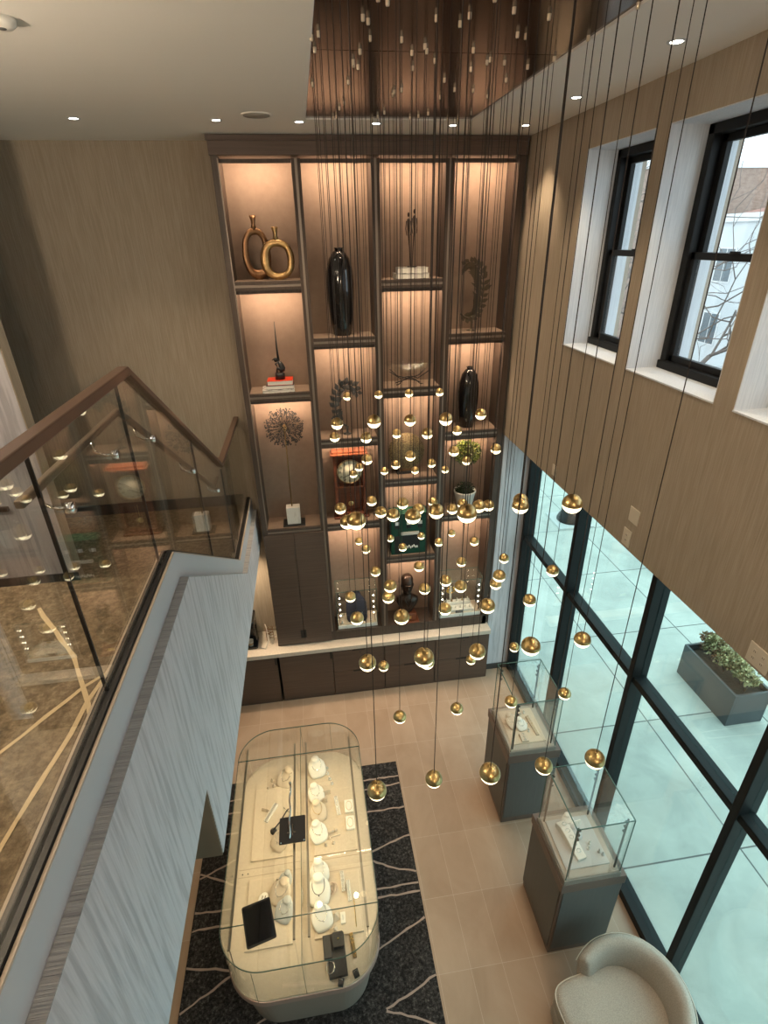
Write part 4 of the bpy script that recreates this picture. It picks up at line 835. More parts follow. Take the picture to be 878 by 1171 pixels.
t = thing('chrome_rod', 'twisted chrome rod lying across the black cross sign', 'rod', (-0.50,3.38,ZG+0.026)); q = MB(); q.tube([(-0.012+0.006*math.sin(k*1.3),0.24-0.046*k,0.004*math.cos(k*1.3)+0.006) for k in range(13)], 0.009, 8); q.build('shaft', CHROME, t); MB().ball((-0.014,0.25,0.006),0.014,seg=10,rings=8).build('finial', CHROME, t)
t = thing('tablet', 'black tablet lying askew on the front left of the glass counter top', 'tablet', (-0.750,2.435,ZG+0.009), math.radians(13))
t.scale = (1.32, 1.3, 1.0)
MB().prism(rrect(-0.088,0.088,-0.12,0.12,0.012,5), 0, 0.009).build('case', BLACKM, t, bevel=0.002); MB().prism(rrect(-0.080,0.080,-0.108,0.108,0.006,4), 0.009, 0.0098).build('screen', BLACK, t); MB().box(0.084,0.0885,0.01,0.05,0.002,0.008).build('side_button', WHITEP, t)
t = thing('oval_dish', 'oval cream dish with ring slots behind the tablet', 'dish', (-0.79,2.83,Z1), -0.25); MB().lathe([(0,0),(0.045,0),(0.055,0.014),(0.050,0.018),(0,0.016)], 28, sx=0.85, sy=1.2).build('dish', WHITEL, t)
q = MB()
for a, c_ in ((-0.012,0.02),(0.012,0.025),(-0.012,-0.015),(0.012,-0.01)): q.box(a-0.004,a+0.004,c_-0.012,c_+0.012,0.016,0.019)
q.build('slots', mat('slot_brown', (0.2,0.15,0.1), 0.8), t)
earring_card('small cream earring card just behind the tablet', (-0.80,2.69,Z1), -0.4, CREAMT)
for i, (x, y) in enumerate(((-0.69,2.93),(-0.665,2.97),(-0.70,2.88))): earring_card('tiny gold earring card behind the grey busts, %s' % ('middle','farthest','nearest')[i], (x,y,Z1), -0.4, CREAMT, 'tiny earring cards on the front left tray', 0.03, 0.045)
for i, (x, y) in enumerate(((-0.20,3.78),(-0.15,3.79),(-0.19,3.70))): earring_card('cream earring card on the back right tray, %s' % ('far left','far right','near')[i], (x,y,Z2), 0.05, CREAMT, 'earring cards on the back right tray', 0.05, 0.055)
ramp('slim white bracelet ramp along the back right tray', (-0.065,3.63,Z2), 0.12, 0.20, 0.04, 0.03, WHITEL, 7)
for i, y in enumerate((3.60,3.42)):
    t = thing('bracelet_pillow', ('farther','nearer')[i]+' white padded bracelet block at the right counter edge', 'jewellery block', (0.055,y,Z2)); MB().prism(rrect(-0.045,0.045,-0.07,0.07,0.01,3),0,0.03).build('block', WHITEL, t, bevel=0.005); MB().tube([(0.03*math.cos(2*PI*k/16),0.05*math.sin(2*PI*k/16),0.031) for k in range(16)],0.002,5,closed=True).build('bracelet', GOLD, t)
t = thing('bangle_bar', 'cream roller bar for bangles across the back right tray', 'jewellery bar', (-0.16,3.36,Z2), 0.12); MB().tube([(-0.08,0,0.018),(0.08,0,0.018)],0.012,12).tube([(-0.09,-0.05,0.010),(0.10,-0.05,0.010)],0.006,10).build('roller', CREAMT, t); MB().tube([(0.05,0.016*math.cos(2*PI*k/12),0.018+0.016*math.sin(2*PI*k/12)) for k in range(12)],0.002,5,closed=True).build('bangle', GOLD, t)
for i, (x, y) in enumerate(((-0.205,3.24),(-0.165,3.30),(-0.13,3.25))): ring_stand('cream ring cone in front of the bangle bar, %s' % ('left','middle','right')[i], (x,y,Z2), 0, CREAMT, 'ring cones before the bangle bar', 0.035, 0.016)
for i, (x, y, l) in enumerate(((-0.065,2.88,'farther slim ramp of silver bracelets on the front right tray'),(-0.015,2.79,'nearer slim ramp of round rings on the front right tray'))): ramp(l, (x,y,Z2), 0.05, 0.17, 0.035, 0.03, WHITEL, 5+i, BLACKM if not i else SILVER)
t = thing('knot_ornament', 'pale knotted ornament beside the busts on the front right tray', 'ornament', (-0.155,2.83,Z2)); MB().tube([((0.028+0.012*math.cos(3*a))*math.cos(2*a),(0.04+0.014*math.cos(3*a))*math.sin(2*a),0.022+0.012*math.sin(3*a)) for a in [2*PI*k/48 for k in range(48)]],0.006,8,closed=True).build('knot', mat('blush_resin', (0.62,0.48,0.38), 0.4), t)
for i, (x, y) in enumerate(((-0.15,2.60),(-0.165,2.49))):
    t = thing('pyramid_stand', ('farther','nearer')[i]+' cream pyramid stand beside the last white bust', 'jewellery stand', (x,y,Z2), 0.3); MB().add([(-0.035,-0.035,0),(0.035,-0.035,0),(0.035,0.035,0),(-0.035,0.035,0),(0,0,0.06)], [(3,2,1,0),(0,1,4),(1,2,4),(2,3,4),(3,0,4)]).build('pyramid', CREAMT, t); MB().ball((0,-0.012,0.035),0.006,seg=8,rings=6).build('gem', SILVER, t)
t = thing('ring_box', 'small flat clear ring box on the front right tray', 'box', (-0.085,2.58,Z2), 0.0); MB().prism(rrect(-0.022,0.022,-0.045,0.045,0.006,3),0,0.015).build('box', WHITEL, t, bevel=0.002); MB().box(-0.003,0.003,-0.02,0.02,0.015,0.017).build('slot', GREYL, t)
YG = mat('yellow_gold', (0.85,0.58,0.16), 0.25, metal=1.0)
for i, (x0, y0, y1) in enumerate(((0.06,2.50,2.98),(0.025,2.50,2.72))):
    t = thing('gold_chain', ('long','short')[i]+' gold chain laid straight at the right of the front tray', 'chain', (x0,y0,ZT+(0.003 if i == 0 else 0.027))); q = MB(); n = int((y1-y0)/0.009)
    for k in range(n): q.ball((0.0,k*0.009,0.004), 0.0042, 0.0052, 0.003, 6, 4)
    q.build('links', YG, t)
# black ring set on the near end of the deck
t = thing('ring_display_set', 'black suede ring display set at the near right end of the counter', 'jewellery stand', (-0.15,2.32,ZT), 0.05)
t.scale = (1.5, 1.4, 1.2)
MB().box(-0.055,0.045,-0.11,0.11,0,0.03).box(-0.075,-0.03,-0.02,0.10,0.03,0.055).box(-0.02,0.04,0.02,0.10,0.03,0.07).build('blocks', BLACKM, t, bevel=0.003)
MB().tube([(-0.045+0.022*math.cos(2*PI*k/20),-0.06+0.03*math.sin(2*PI*k/20),0.034) for k in range(20)],0.0025,6,closed=True).build('bangle', SILVER, t); MB().ball((0.012,0.06,0.074),0.006,seg=8,rings=6).build('gem', YG, t)
for i, (x, y) in enumerate(((-0.135,2.135),(-0.01,2.175))):
    t = thing('small_ring_block', ('black suede wedge in front of the black ring set','black wedge with a silver ring right of the black set')[i], 'jewellery block', (x,y,ZT), 0.3*(i*2-1)); MB().yz([(-0.03,0),(0.03,0),(0.02,0.035),(-0.02,0.02)],-0.022,0.022).build('wedge', BLACKM, t, bevel=0.002)
    MB().tube([(0.014*math.cos(2*PI*k/16),0.004*math.sin(2*PI*k/16),0.035+0.014*math.sin(2*PI*k/16)) for k in range(16)],0.002,5,closed=True).build('ring', SILVER, t)
ramp('narrow brown name ramp right of the black ring set', (-0.015,2.37,ZT), 0.12, 0.18, 0.03, 0.03, mat('brown_suede', (0.20,0.12,0.06), 0.8), 6, YG)

# ------------------------------------------------------------------ pedestals with glass cases
def pedestal(label, x0, y0, d):
    w_ = 0.592; t = thing('display_pedestal', label, 'display pedestal', (x0, y0, 0))
    MB().box(0.02,w_-0.02,0.02,d-0.02,0,0.09).build('plinth', PEDB, t)
    b = MB().box(0.012,w_-0.012,0.012,d-0.012,0.09,1.035).build('body', PEDB, t, bevel=0.003)
    MB().box(0.03,w_-0.025,0.004,0.013,0.10,1.03).build('front_panel', PEDG, b, bevel=0.002)
    MB().box(0.004,0.013,0.03,d-0.03,0.10,1.03).build('side_panel', PEDG, b, bevel=0.002)
    MB().box(0,w_,0,d,1.036,1.15).build('top_slab', PEDB, t, bevel=0.004)
    gx0, gx1, gy0, gy1 = 0.022, 0.515, 0.0+0.01, d-0.09; H0, H1 = 1.31, 1.91
    MB().box(gx0-0.012,gx1+0.012,gy0-0.008,gy1+0.012,1.151,1.215).build('tray', mat('pewter_tray', (0.27,0.25,0.22), 0.4, metal=0.3), t, bevel=0.003)
    MB().box(gx0,gx1,gy0,gy1,1.215,1.222).build('deck', mat('oat_felt_deck', (0.47,0.42,0.36), 0.85), t)
    ZB_ = 1.222; g_ = 0.006
    for a in ((gx0,gx1,gy0,gy0+g_),(gx0,gx1,gy1-g_,gy1),(gx0,gx0+g_,gy0+g_,gy1-g_),(gx1-g_,gx1,gy0+g_,gy1-g_)): MB().box(a[0],a[1],a[2],a[3],ZB_,H1).build('glass_panel', GLASS, t)
    MB().box(gx0,gx1,gy0,gy1,H1,H1+g_).build('glass_top', GLASS, t)
    e = MB()
    for z in (H1+0.003,): 
        for a, c_ in (((gx0,gy0),(gx1,gy0)),((gx0,gy1),(gx1,gy1)),((gx0,gy0),(gx0,gy1)),((gx1,gy0),(gx1,gy1))): e.bar((a[0],a[1],z),(c_[0],c_[1],z),0.007,0.007)
    for x in (gx0,gx1):
        for y in (gy0,gy1): e.bar((x,y,ZB_),(x,y,H1),0.006,0.006)
    e.build('glass_edge', GEDGE, t)
    for x, y in ((gx0+0.03,gy0+0.03),(gx1-0.03,gy0+0.04),(gx0+0.03,gy1-0.04),(gx1-0.03,gy1-0.04)):
        r = MB().bar((x,y,ZB_),(x,y,H1-0.03),0.012,0.012).build('light_bar', mat('bar_steel', (0.10,0.09,0.08), 0.35, metal=0.8), t)
        hd = MB()
        for z in (H1-0.06,H1-0.12,H1-0.18): hd.box(x+(0.006 if x < 0.2 else -0.022),x+(0.022 if x < 0.2 else -0.006),y-0.008,y+0.008,z-0.008,z+0.008)
        hd.build('lamp_head', mat('lamp_head_dark', (0.05,0.05,0.05), 0.4), r)
    for x in (gx0+0.06,gx1-0.06):
        l = lamp('pedestal_lamp', 'AREA', (x,(gy0+gy1)/2,H1-0.07), K_CASE*0.45, (1.0,0.86,0.66), (0,(0.35 if x < 0.2 else -0.35),0), shape='RECTANGLE', size=0.05, size_y=0.25); l.parent = t
    return t
pedestal('farther display pedestal with glass case, beside the storefront', 1.783, 3.642, 0.675)
pedestal('nearer display pedestal with glass case, behind the armchair', 1.793, 2.349, 0.66)
G = 'jewellery on the nearer pedestal'
x, y, z = 1.793, 2.349, 1.223
tray('grey felt pad under the sofa shaped display, nearer pedestal', x+0.06, x+0.46, y+0.08, y+0.52, z, 0.012, GREYL)
t = thing('jewellery_couch', 'white curved bracelet couch in the nearer glass case', 'jewellery stand', (x+0.20,y+0.30,z+0.014), 0.18)
MB().yz([(-0.17,0),(0.17,0),(0.17,0.05),(0.10,0.085),(0.0,0.07),(-0.12,0.035),(-0.17,0.03)], -0.045, 0.045).build('ramp', WHITEL, t, bevel=0.006); q = MB()
for k in range(5): q.tube([(0.02*math.cos(2*PI*j/12),-0.11+0.055*k+0.016*math.sin(2*PI*j/12),0.05+0.012*k) for j in range(12)],0.0022,5,closed=True)
q.build('bracelets', SILVER, t)
neck_form('small grey necklace bust in the nearer glass case', (x+0.27,y+0.36,z+0.014), 0.3, 0.65, GREYL, G)
neck_form('small white necklace bust at the back of the nearer glass case', (x+0.25,y+0.47,z+0.014), -0.2, 0.7, WHITEL, G)
for i, (a, c_) in enumerate(((0.33,0.22),(0.36,0.26),(0.41,0.18),(0.43,0.15))): ring_stand('ring cone in the nearer glass case, %s' % ('left one by the bust','right one by the bust','left of the front pair','right of the front pair')[i], (x+a,y+c_,z+0.014), 0, GREYL if i > 1 else WHITEL, G, 0.045, 0.014)
earring_card('white earring card behind, in the nearer glass case', (x+0.33,y+0.44,z+0.014), 0.1, WHITEL, G, 0.07, 0.05)
x, y = 1.783, 3.642; G = 'jewellery on the farther pedestal'
tray('cream pad in the farther glass case', x+0.06, x+0.45, y+0.08, y+0.54, z, 0.010, CREAMT)
neck_form('cream necklace bust at the left in the farther glass case', (x+0.15,y+0.36,z+0.012), 0.5, 0.9, CREAMT, G)
neck_form('white necklace bust in the middle of the farther glass case', (x+0.24,y+0.30,z+0.012), 0.2, 0.75, WHITEL, G)
ramp('long cream bracelet ramp at the right of the farther glass case', (x+0.37,y+0.28,z+0.012), 0.1, 0.26, 0.035, 0.03, CREAMT, 8, GOLD)
ramp('low cream ramp at the front of the farther glass case', (x+0.22,y+0.14,z+0.012), 0.0, 0.10, 0.08, 0.03, CREAMT, 3, SILVER)
for i, (a, c_) in enumerate(((0.30,0.22),(0.31,0.30),(0.29,0.44),(0.34,0.47))): ring_stand('ring cone in the farther glass case, %s' % ('nearest','second nearest','third nearest','farthest')[i], (x+a,y+c_,z+0.012), 0, WHITEL, G, 0.05, 0.014)

# ------------------------------------------------------------------ armchair
t = thing('tub_armchair', 'rounded oatmeal tub armchair in front of the nearer pedestal', 'armchair', (2.17,1.72,0))
t.rotation_euler = (0,0,math.radians(8))
# opens toward -x
MB().cyl((0.02,0,0), 0.30, 0.0, 0.04, 40).build('swivel_base', BLACKM, t)
q = MB(); na = 40; prof_n = 14; vs = []; fs = []; A0 = math.radians(122)
def shell(a):
    u = abs(a)/A0; h = 0.72 - 0.13*(max(0,u-0.35)/0.65)**1.6; return h
for i in range(na+1):
    a = -A0+2*A0*i/na; h = shell(a); ca, sa = math.cos(a), math.sin(a); e = 1.0-0.10*max(0,(abs(a)/A0-0.9)/0.1)
    ro, ri = 0.455, 0.455-0.125*e
    sec = [(0.36,0.06),(0.40,0.10),(0.43,0.25),(ro-0.005,0.45),(ro,h-0.07),(ro-0.012,h-0.02),(ro-0.045,h),((ro+ri)/2,h+0.004),(ri+0.03,h-0.012),(ri+0.004,h-0.05),(ri-0.01,h-0.15),(ri-0.02,0.40),(ri-0.03,0.25),(0.30,0.06)]
    for r, z in sec: vs.append((r*ca, r*sa*1.0, z))
for i in range(na):
    for k in range(prof_n): a = i*prof_n+k; b_ = i*prof_n+(k+1)%prof_n; fs.append((a,b_,b_+prof_n,a+prof_n))
fs += [list(range(prof_n))[::-1], [na*prof_n+k for k in range(prof_n)]]
o = q.add(vs, fs, True).build('curved_back', FAB, t); md = o.modifiers.new('sub', 'SUBSURF'); md.levels = 1; md.render_levels = 2
def seat_poly(s, n=48):
    P = []
    for k in range(n):
        a = 2*PI*k/n; c_, s_ = math.cos(a), math.sin(a)
        if c_ >= 0: P.append((0.335*s*c_, 0.335*s*s_))
        else:
            P.append((-0.53*s*abs(c_)**0.38, 0.335*s*math.copysign(abs(s_)**0.42, s_)*(1+0.10*abs(c_))))
    return P
q = MB(); n = 48; vs = []
for s, z in ((0.93,0.07),(1.0,0.10),(1.0,0.24),(0.98,0.27)): vs += [(p[0],p[1],z) for p in seat_poly(s)]
q.add(vs, [list(range(n))[::-1], list(range(3*n,4*n))]+[(r*n+i,r*n+(i+1)%n,(r+1)*n+(i+1)%n,(r+1)*n+i) for r in range(3) for i in range(n)], True).build('seat_base', FAB, t)
q = MB(); vs = []; L = ((0.96,0.272),(1.0,0.285),(1.01,0.34),(1.0,0.39),(0.97,0.415),(0.88,0.430),(0.6,0.440),(0.25,0.444))
for s, z in L: vs += [(p[0],p[1],z) for p in seat_poly(s)]
q.add(vs, [list(range(n))[::-1], list(range((len(L)-1)*n,len(L)*n))]+[(r*n+i,r*n+(i+1)%n,(r+1)*n+(i+1)%n,(r+1)*n+i) for r in range(len(L)-1) for i in range(n)], True).build('seat_cushion', FAB, t)
MB().tube([(p[0],p[1],0.40) for p in seat_poly(0.995)], 0.006, 6, closed=True).build('cushion_piping', mat('pale_piping', (0.62,0.57,0.50), 0.9), t)
MB().tube([(0.457*math.cos(a)*1.0,0.457*math.sin(a),shell(a)-0.05) for a in [-A0+2*A0*k/40 for k in range(41)]], 0.004, 6).build('back_piping', mat('pale_piping', (0.62,0.57,0.50), 0.9), t)

# ================================================================== OUTSIDE
struct('ground_sidewalk', MB().box(XS+0.08, 8.6, -12, 40, -0.35, -0.05), CONC)
struct('ground_road', MB().box(8.78, 17.5, -12, 60, -0.35, -0.20), ASPH)
struct('ground_kerb', MB().box(8.6, 8.78, -12, 60, -0.35, -0.05), mat('kerb_stone', (0.40,0.40,0.39), 0.8))
struct('ground_far_sidewalk', MB().box(17.5, 40, -12, 90, -0.35, -0.08), mat('far_concrete', (0.45,0.46,0.46), 0.8, var=((1,1,1), (0.55,0.55,0.54), 0.3, 0.7)))
t = thing('planter', 'long slate grey planter trough of shrubs on the sidewalk', 'planter', (5.36,4.53,-0.05))
pw, pd, ph = 0.56, 1.07, 0.56
q = MB(); q.box(0,0.035,0,pd,0,ph).box(pw-0.035,pw,0,pd,0,ph).box(0.035,pw-0.035,0,0.035,0,ph).box(0.035,pw-0.035,pd-0.035,pd,0,ph).box(0.03,pw-0.03,0.03,pd-0.03,0.02,0.08)
q.build('trough', mat('slate_planter', (0.05,0.052,0.058), 0.5, var=((2,2,2), (0.065,0.068,0.074), 0.3, 0.7)), t, bevel=0.004)
MB().box(0.035,pw-0.035,0.035,pd-0.035,0.38,0.47).build('soil', mat('dark_soil', (0.02,0.016,0.012), 0.95, bump=((30,30,30), 1.0)), t)
for i in range(7):
    cx, cy_ = 5.36+0.28+random.uniform(-0.04,0.04), 4.53+0.14+0.132*i; m_ = SHRUBR if i in (4,6) else SHRUB
    s = thing('planter_shrub', ('olive shrub at the near end of the planter','rusty tipped shrub second from the near planter end','grey green shrub third along the planter','grey green shrub in the planter middle','brown tinged shrub past the planter middle','grey green shrub next to the far planter end','rust red shrub at the far end of the planter')[i], 'shrub', (cx,cy_,0.42), 0, 'shrubs in the planter')
    q = MB(); fo = MB()
    for k in range(26):
        a = random.uniform(0,2*PI); r = random.uniform(0.02,0.11); h = random.uniform(0.16,0.36); e = Vector((r*math.cos(a), r*math.sin(a), h)); q.tube([(0,0,0),e*0.5+Vector((0,0,0.03)),e], 0.003, 4); leaves(fo, tuple(e), (0.05,0.05,0.05), 26, 0.046, lo=0.1)
    q.build('stems', BARK, s); fo.build('leaves', m_, s, fix=False)
t = thing('street_lamp', 'black round street lamp base on a square concrete pad outside', 'street lamp', (5.95,10.6,-0.05))
MB().box(-0.42,0.42,-0.42,0.42,0,0.05).build('pad', mat('pad_concrete', (0.5,0.5,0.49), 0.8), t)
MB().lathe([(0,0.05),(0.30,0.05),(0.30,0.10),(0.27,0.13),(0.27,0.17),(0.22,0.21),(0.20,0.30),(0.14,0.36),(0.12,0.7),(0.09,0.8),(0.06,1.0),(0.055,3.4),(0.09,3.5),(0.05,3.6)], 28).build('post', FRAMEB, t)
MB().lathe([(0.05,3.6),(0.16,3.75),(0.20,4.1),(0.06,4.3),(0,4.34)], 20).build('lantern', mat('milky_lantern', (0.7,0.7,0.68), 0.4), t)
def bare_tree(label, loc, H, seed, lean=(0,0)):
    random.seed(seed); t = thing('bare_tree', label, 'tree', loc, 0, 'bare street trees')
    tr = MB(); br = MB()
    def grow(p, d, L, r, lev, mb):
        pts = [p]; q_ = p; dd = d; k = 4
        for i in range(k):
            dd = (dd + Vector([random.gauss(0,0.20) for _ in range(3)]) + Vector((0,0,0.05))).normalized(); dd = Vector((abs(dd.x)*0.6 if loc[0]+q_.x < 4.6 else dd.x, dd.y, dd.z)).normalized(); q_ = q_+dd*L/k; pts.append(q_)
        mb.tube(pts, [r*(1-0.4*i/k) for i in range(k+1)], 7 if lev < 2 else 4)
        if lev >= 6 or loc[0]+q_.x < 3.9: return
        nb = 3 if lev < 3 else 2
        for i in range(nb):
            a = pts[-1-(i % 3)] if lev else pts[-1-(i%2)]; ax = dd.orthogonal().normalized(); ax = Matrix.Rotation(random.uniform(0,2*PI),3,dd) @ ax
            nd = (Matrix.Rotation(math.radians(random.uniform(22,58)),3,ax) @ dd).normalized(); grow(a, nd, L*random.uniform(0.62,0.85), r*0.62, lev+1, br)
    grow(Vector((0,0,0)), Vector((lean[0],lean[1],1)).normalized(), H*0.34, 0.075, 0, tr)
    tr.build('trunk', BARK, t); br.build('branches', BARK, t)
bare_tree('bare grey street tree close behind the wider upper window', (6.7,8.3,-0.05), 9.0, 5)
bare_tree('bare street tree farther up the street by the narrow window', (7.9,15.5,-0.05), 9.5, 11)
bare_tree('bare street tree nearest the viewpoint side of the street', (7.6,1.2,-0.05), 9.0, 21)
def building(label, x0, x1, y0, y1, H, m, rows, cols, trimm, roof=None):
    t = thing('street_building', label, 'building', (x0,(y0+y1)/2,-0.08)); D = (y1-y0)/2
    MB().box(0,x1-x0,-D,D,0,H).build('walls', m, t); MB().box(-0.15,x1-x0+0.1,-D-0.1,D+0.1,H,H+0.35).build('parapet', trimm, t)
    for r in range(rows):
        for c_ in range(cols):
            cy_ = -D+(c_+0.5)*2*D/cols; z0 = 0.9+r*(H-0.6)/rows; f = MB().box(-0.05,0.02,cy_-0.62,cy_+0.62,z0,z0+1.6).build('window_frame', trimm, t)
            MB().box(-0.06,-0.05,cy_-0.54,cy_-0.03,z0+0.07,z0+1.53).box(-0.06,-0.05,cy_+0.03,cy_+0.54,z0+0.07,z0+1.53).build('panes', mat('far_pane', (0.10,0.13,0.15), 0.15), f)
    if roof: MB().add([(0.5,-D*0.8,H+0.35),(0.5,D*0.1,H+0.35),(4,-D*0.35,H+1.3),(6,D*0.1,H+0.35),(6,-D*0.8,H+0.35)], [(0,1,2),(1,3,2),(3,4,2),(4,0,2),(0,4,3,1)]).build('pitched_roof', roof, t)
    return t
WB = mat('pale_stucco', (0.50,0.54,0.56), 0.85, var=((0.5,0.5,0.5), (0.60,0.63,0.65), 0.35, 0.65)); WT = mat('white_trim_paint', (0.62,0.64,0.65), 0.6); BRK = mat('brown_brick', (0.22,0.15,0.12), 0.9, var=((4,4,9), (0.30,0.22,0.18), 0.35, 0.65))
building('low pale stucco building across the street with a red brown roof', 21, 33, 20, 33, 6.6, WB, 2, 5, WT, mat('red_brown_roof', (0.28,0.14,0.11), 0.8))
building('brown brick building farther up the street', 20.5, 34, 33.6, 48, 9.5, BRK, 3, 5, WT)
building('grey building across the street nearest the viewpoint', 21, 33, 3, 19, 7.6, mat('grey_stucco', (0.36,0.39,0.41), 0.85), 2, 6, WT)
building('tall pale building closing the far end of the street', 6, 20, 74, 84, 12, WB, 3, 5, WT)
t = thing('utility_pole', 'grey wooden utility pole with crossarm across the street', 'pole', (18.2,28.5,-0.08)); MB().tube([(0,0,0),(0,0,11)], 0.16, 10).build('pole', BARK, t); MB().box(-0.08,0.08,-1.2,1.2,9.4,9.55).build('crossarm', BARK, t)
t = thing('shop_awning', 'green awning on the grey building across the street', 'awning', (20.95,16.5,2.7)); MB().yz([(-1.6,0),(1.6,0),(1.6,0.9),(-1.6,0.9)],-0.02,0.0).add([(0,-1.6,0.9),(0,1.6,0.9),(-1.3,1.6,0.0),(-1.3,-1.6,0.0)],[(0,1,2,3)]).build('canopy', mat('green_canvas', (0.03,0.22,0.06), 0.8), t); MB().box(-1.32,-1.28,-1.6,1.6,-0.25,0.02).build('valance', mat('green_canvas', (0.03,0.22,0.06), 0.8), t)
def car(label, loc, rz, m):
    t = thing('parked_car', label, 'car', loc, rz, 'cars parked along the street')
    q = MB(); P = [(-2.15,0.35),(2.15,0.35),(2.2,0.62),(2.05,0.82),(1.2,0.92),(0.55,1.38),(-0.95,1.42),(-1.7,0.98),(-2.18,0.90),(-2.2,0.5)]; q.yz(P, -0.85, 0.85); q.build('bodywork', m, t, bevel=0.06)
    q = MB(); P = [(0.98,0.97),(0.45,1.34),(-0.9,1.37),(-1.5,1.0)]; q.yz(P, -0.86, 0.86); q.build('side_glass', mat('car_glass', (0.02,0.025,0.03), 0.08), t)
    for x in (-1,1):
        for y in (-1.35,1.35):
            q = MB(); q.T = Matrix.Translation((x*0.78,y,0.33)) @ Matrix.Rotation(PI/2,4,'Y'); q.cyl((0,0,0),0.33,-0.1,0.1,24); wl = q.build('wheel', BLACKM, t); q = MB(); q.T = Matrix.Translation((x*0.885,y,0.33)) @ Matrix.Rotation(PI/2,4,'Y'); q.cyl((0,0,0),0.2,-0.01,0.01,16); q.build('hubcap', CHROME, wl)
    return t
car('red car parked across the street beyond the narrow window', (16.3,27.0,-0.20), 0, mat('red_car_paint', (0.45,0.02,0.02), 0.25))
car('silver car parked across the street beyond the wider window', (16.3,19.5,-0.20), 0, mat('silver_car_paint', (0.45,0.47,0.48), 0.25, metal=0.5))
random.seed(3)

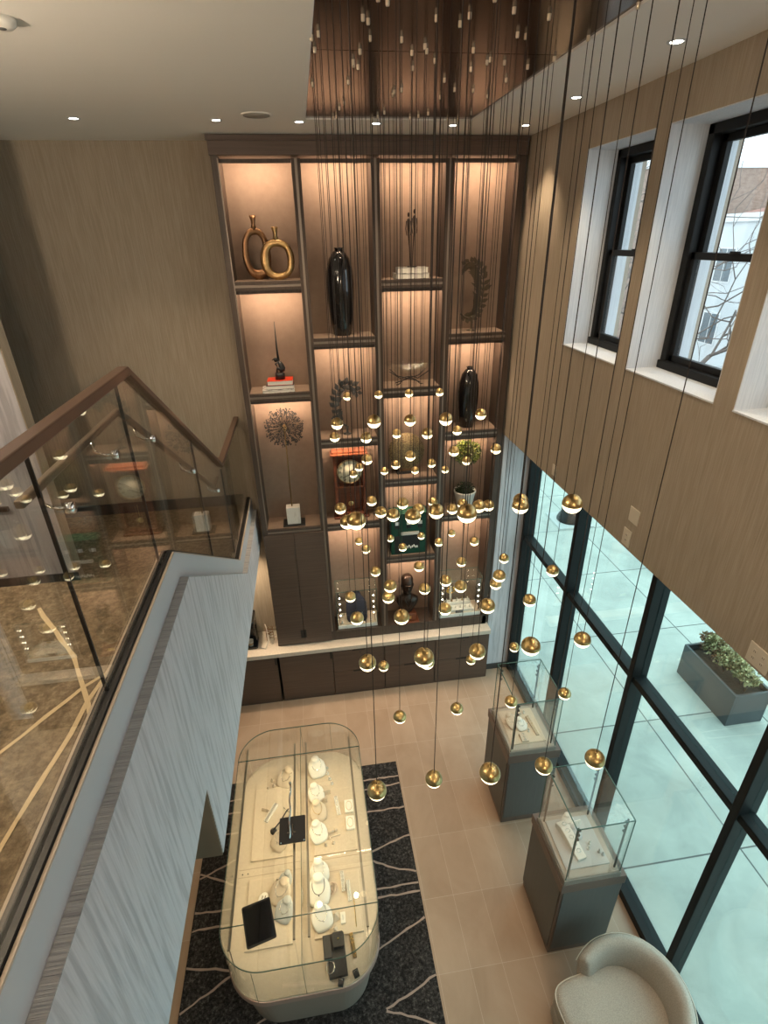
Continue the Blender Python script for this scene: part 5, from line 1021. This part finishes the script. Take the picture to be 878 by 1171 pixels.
# ================================================================== GLOBE PENDANTS
PEND = [
(0.374,5.333,4.685,"tiny, above the curl sculpture's lower leaves"),
(0.697,5.358,4.679,'tiny, on the divider left of the glass bowl shelf'),
(1.007,5.314,4.688,'tiny, on the trim line under the glass bowl'),
(0.172,3.581,4.963,"left of the curl sculpture's foot"),
(0.373,3.109,5.112,"largest beside the second divider, level with the curl sculpture's foot"),
(0.69,3.595,4.95,'above the round gold disc, centred'),
(0.179,4.276,4.628,'left, over the shelf line above the clock'),
(0.392,3.78,4.778,'right end of the shelf line above the clock'),
(0.733,4.443,4.564,"at the gold disc's upper left rim"),
(0.398,3.832,4.583,"over the clock's upper right corner"),
(0.419,4.794,4.127,"over the clock dial's right rim"),
(0.397,5.284,3.85,"over the clock dial's lower right numerals"),
(0.748,3.879,4.569,'over the lower middle of the round gold disc'),
(0.736,4.526,4.237,"at the gold disc's lower left rim"),
(0.731,5.267,3.867,'tiny, left of the gold disc on the divider'),
(1.059,5.223,3.868,'tiny, on the base of the gold disc'),
(0.15,3.393,4.399,'over the lower left of the clock case'),
(0.429,3.876,4.201,"right of the clock's pendulum"),
(0.438,3.383,4.348,"right of the clock's foot, on the second divider"),
(0.457,2.927,4.556,'over the top left of the green shopfront'),
(0.598,3.389,4.401,'over the clear hexagon award'),
(0.159,2.075,4.993,"large, in front of the clock's foot"),
(0.154,2.688,4.662,"half hidden behind the large one at the clock's foot"),
(0.485,2.436,4.799,'large, over the top of the green shopfront'),
(0.737,3.483,4.297,'peeping out behind the large one over the green shopfront'),
(1.339,5.36,4.668,'tiny, topmost on the third divider beside the smaller black vase'),
(0.832,3.151,5.086,'large, on the third divider left of the smaller black vase'),
(1.254,3.735,4.919,'right of the smaller black vase'),
(0.847,3.728,4.797,"at the gold disc's upper right rim"),
(1.263,4.379,4.58,'on the shelf under the smaller black vase'),
(1.1,3.878,4.583,'at the left of the green topiary'),
(1.421,3.806,4.606,'on the bookcase edge right of the topiary'),
(1.414,4.536,4.22,'at the bottom of the topiary crown'),
(1.084,4.573,4.205,"at the gold disc's lower right"),
(1.428,5.36,3.792,'tiny, left of the topiary stem on the third divider'),
(1.001,4.126,4.023,'small, behind the cluster left of the white pot'),
(0.625,2.495,4.786,'large, left of the white pot on the third divider'),
(1.008,3.527,4.25,'lower left of the white pot'),
(1.153,3.74,4.179,'directly in front of the white pot'),
(0.616,1.93,5.061,'largest, just below the white pot'),
(1.025,2.969,4.546,'right below the white pot, left one of a close pair'),
(1.207,3.293,4.377,'right below the white pot, right one of a close pair'),
(1.02,2.315,4.871,'front one of a close pair on the pale wall by the storefront'),
(1.144,2.601,4.753,'rear one of a close pair on the pale wall by the storefront'),
(0.398,4.966,3.198,'tiny, upper one over the niche of the navy bust case'),
(0.399,4.213,3.545,'small, lower one over the niche of the navy bust case'),
(0.411,3.595,3.703,'right above the navy bust case corner'),
(0.762,5.102,3.119,"tiny, over the green shopfront's left window"),
(0.773,4.384,3.427,"over the green shopfront's display window"),
(0.415,2.819,4.096,'upper one of the pair left of the bronze bust'),
(0.411,2.885,3.961,'lower one of the pair left of the bronze bust'),
(0.183,3.337,3.665,'over the head of the navy display bust'),
(0.177,2.634,4.011,'over the tray of the navy bust case'),
(0.393,2.265,4.282,"in front of the bronze bust's wooden block"),
(0.172,1.963,4.267,'large, over the drawer left of the lone small one'),
(0.402,3.153,3.103,'lone small one on the drawer fronts under the navy bust case'),
(1.117,5.124,3.103,"tiny, over the green shopfront's right end"),
(1.127,4.355,3.465,'small, upper left over the storefront end shelf case niche'),
(1.46,5.088,3.124,'tiny, top centre of the storefront end shelf case niche'),
(1.396,4.101,3.592,'small, upper right over the storefront end shelf case niche'),
(0.763,3.561,3.732,"above right of the bronze bust's head"),
(1.154,3.683,3.657,'at the top edge of the storefront end shelf case'),
(0.847,3.047,3.934,'left inside outline of the storefront end shelf case'),
(0.896,2.847,4.017,'middle of the storefront end shelf case'),
(0.705,3.089,3.851,"right of the bronze bust's shoulder"),
(0.754,2.702,3.959,'at the lower left corner of the storefront end shelf case'),
(1.512,3.644,3.677,'topmost of three beside the bookcase on the pale wall'),
(1.134,2.784,4.116,'front one of an overlapping pair beside the bookcase'),
(1.214,3.032,3.874,'rear one of an overlapping pair beside the bookcase'),
(0.856,2.225,4.326,"large, at the bookcase's lower right corner"),
(0.387,1.682,4.523,'large, over the middle drawers, front one of a pair'),
(0.539,2.263,3.942,'mostly hidden behind the large one over the middle drawers'),
(0.741,2.011,4.212,'large, over the drawers nearest the storefront'),
(1.157,3.274,2.946,'half hidden behind the one over the drawers nearest the storefront'),
(1.537,3.295,3.009,'small, at the foot of the pale wall beside the first mullion'),
(1.06,1.884,5.089,'large, highest in front of the second storefront mullion'),
(1.55,2.872,4.052,'on the transom bar of the farthest storefront bay'),
(1.3,2.648,3.999,'over the lower farthest storefront bay, upper one'),
(0.876,1.714,4.486,'large, over the lower farthest storefront bay'),
(1.278,1.961,4.256,'large, below the transom right of the second mullion'),
(1.549,2.459,3.326,'above the right side of the farther pedestal case'),
(1.168,2.451,3.324,"in front of the farther pedestal case's jewellery"),
(0.597,1.363,4.166,"large, left of the farther pedestal's body"),
(0.978,1.614,3.807,"in front of the farther pedestal's front panel"),
(1.091,1.417,4.083,"large, above the nearer pedestal case's top"),
(0.408,2.429,3.341,"over the floor tiles right of the counter's far end"),
(0.804,2.482,3.289,'over the floor tiles beyond the rug, right one'),
(0.456,1.705,3.699,"over the floor tiles beside the rug's far corner"),
(0.15,1.507,3.957,'largest and nearest, over the rug edge beside the counter')]

def pend_meshes():
    R = 0.0425
    pr = [(0.0,R*1.06),(0.004,R*1.06),(0.005,R*1.0)] + [(R*math.sin(a), R*math.cos(a)) for a in [math.radians(8+ (95-8)*k/14) for k in range(15)]] + [(R*0.93, R*math.cos(math.radians(95)))]
    cap = MB().lathe(pr, 24).build('brass_cap', BRASS)
    r = R*0.965; pr = [(r*math.sin(a), r*math.cos(a)) for a in [math.radians(93+87*k/10) for k in range(10)]] + [(0.0,-r)]
    lens = MB().lathe(pr, 24).build('glowing_lens', LENS)
    cord = MB().tube([(0,0,0),(0,0,1)], 0.0018, 6).build('cord', CORD)
    grip = MB().lathe([(0,-0.024),(0.007,-0.024),(0.009,-0.02),(0.009,0.0),(0.009,0.004)], 12).build('cord_grip', mat('satin_nickel', (0.75,0.66,0.52), 0.35, metal=0.6))
    return cap, lens, cord, grip
cap, lens, cord, grip = pend_meshes(); first = True; ZP = ZC+0.012
for x, y, z, l in PEND:
    t = thing('globe_pendant', ('brass globe pendant, ' + l), 'pendant light', (x,y,z), 0, 'brass globe pendants')
    for o in (cap, lens, cord, grip):
        c = o if first else o.copy()
        if not first: C.objects.link(c)
        c.parent = t
        if o is cord: c.location = (0,0,0.043); c.scale = (1,1,ZP-z-0.043)
        if o is grip: c.location = (0,0,ZP-z)
    first = False
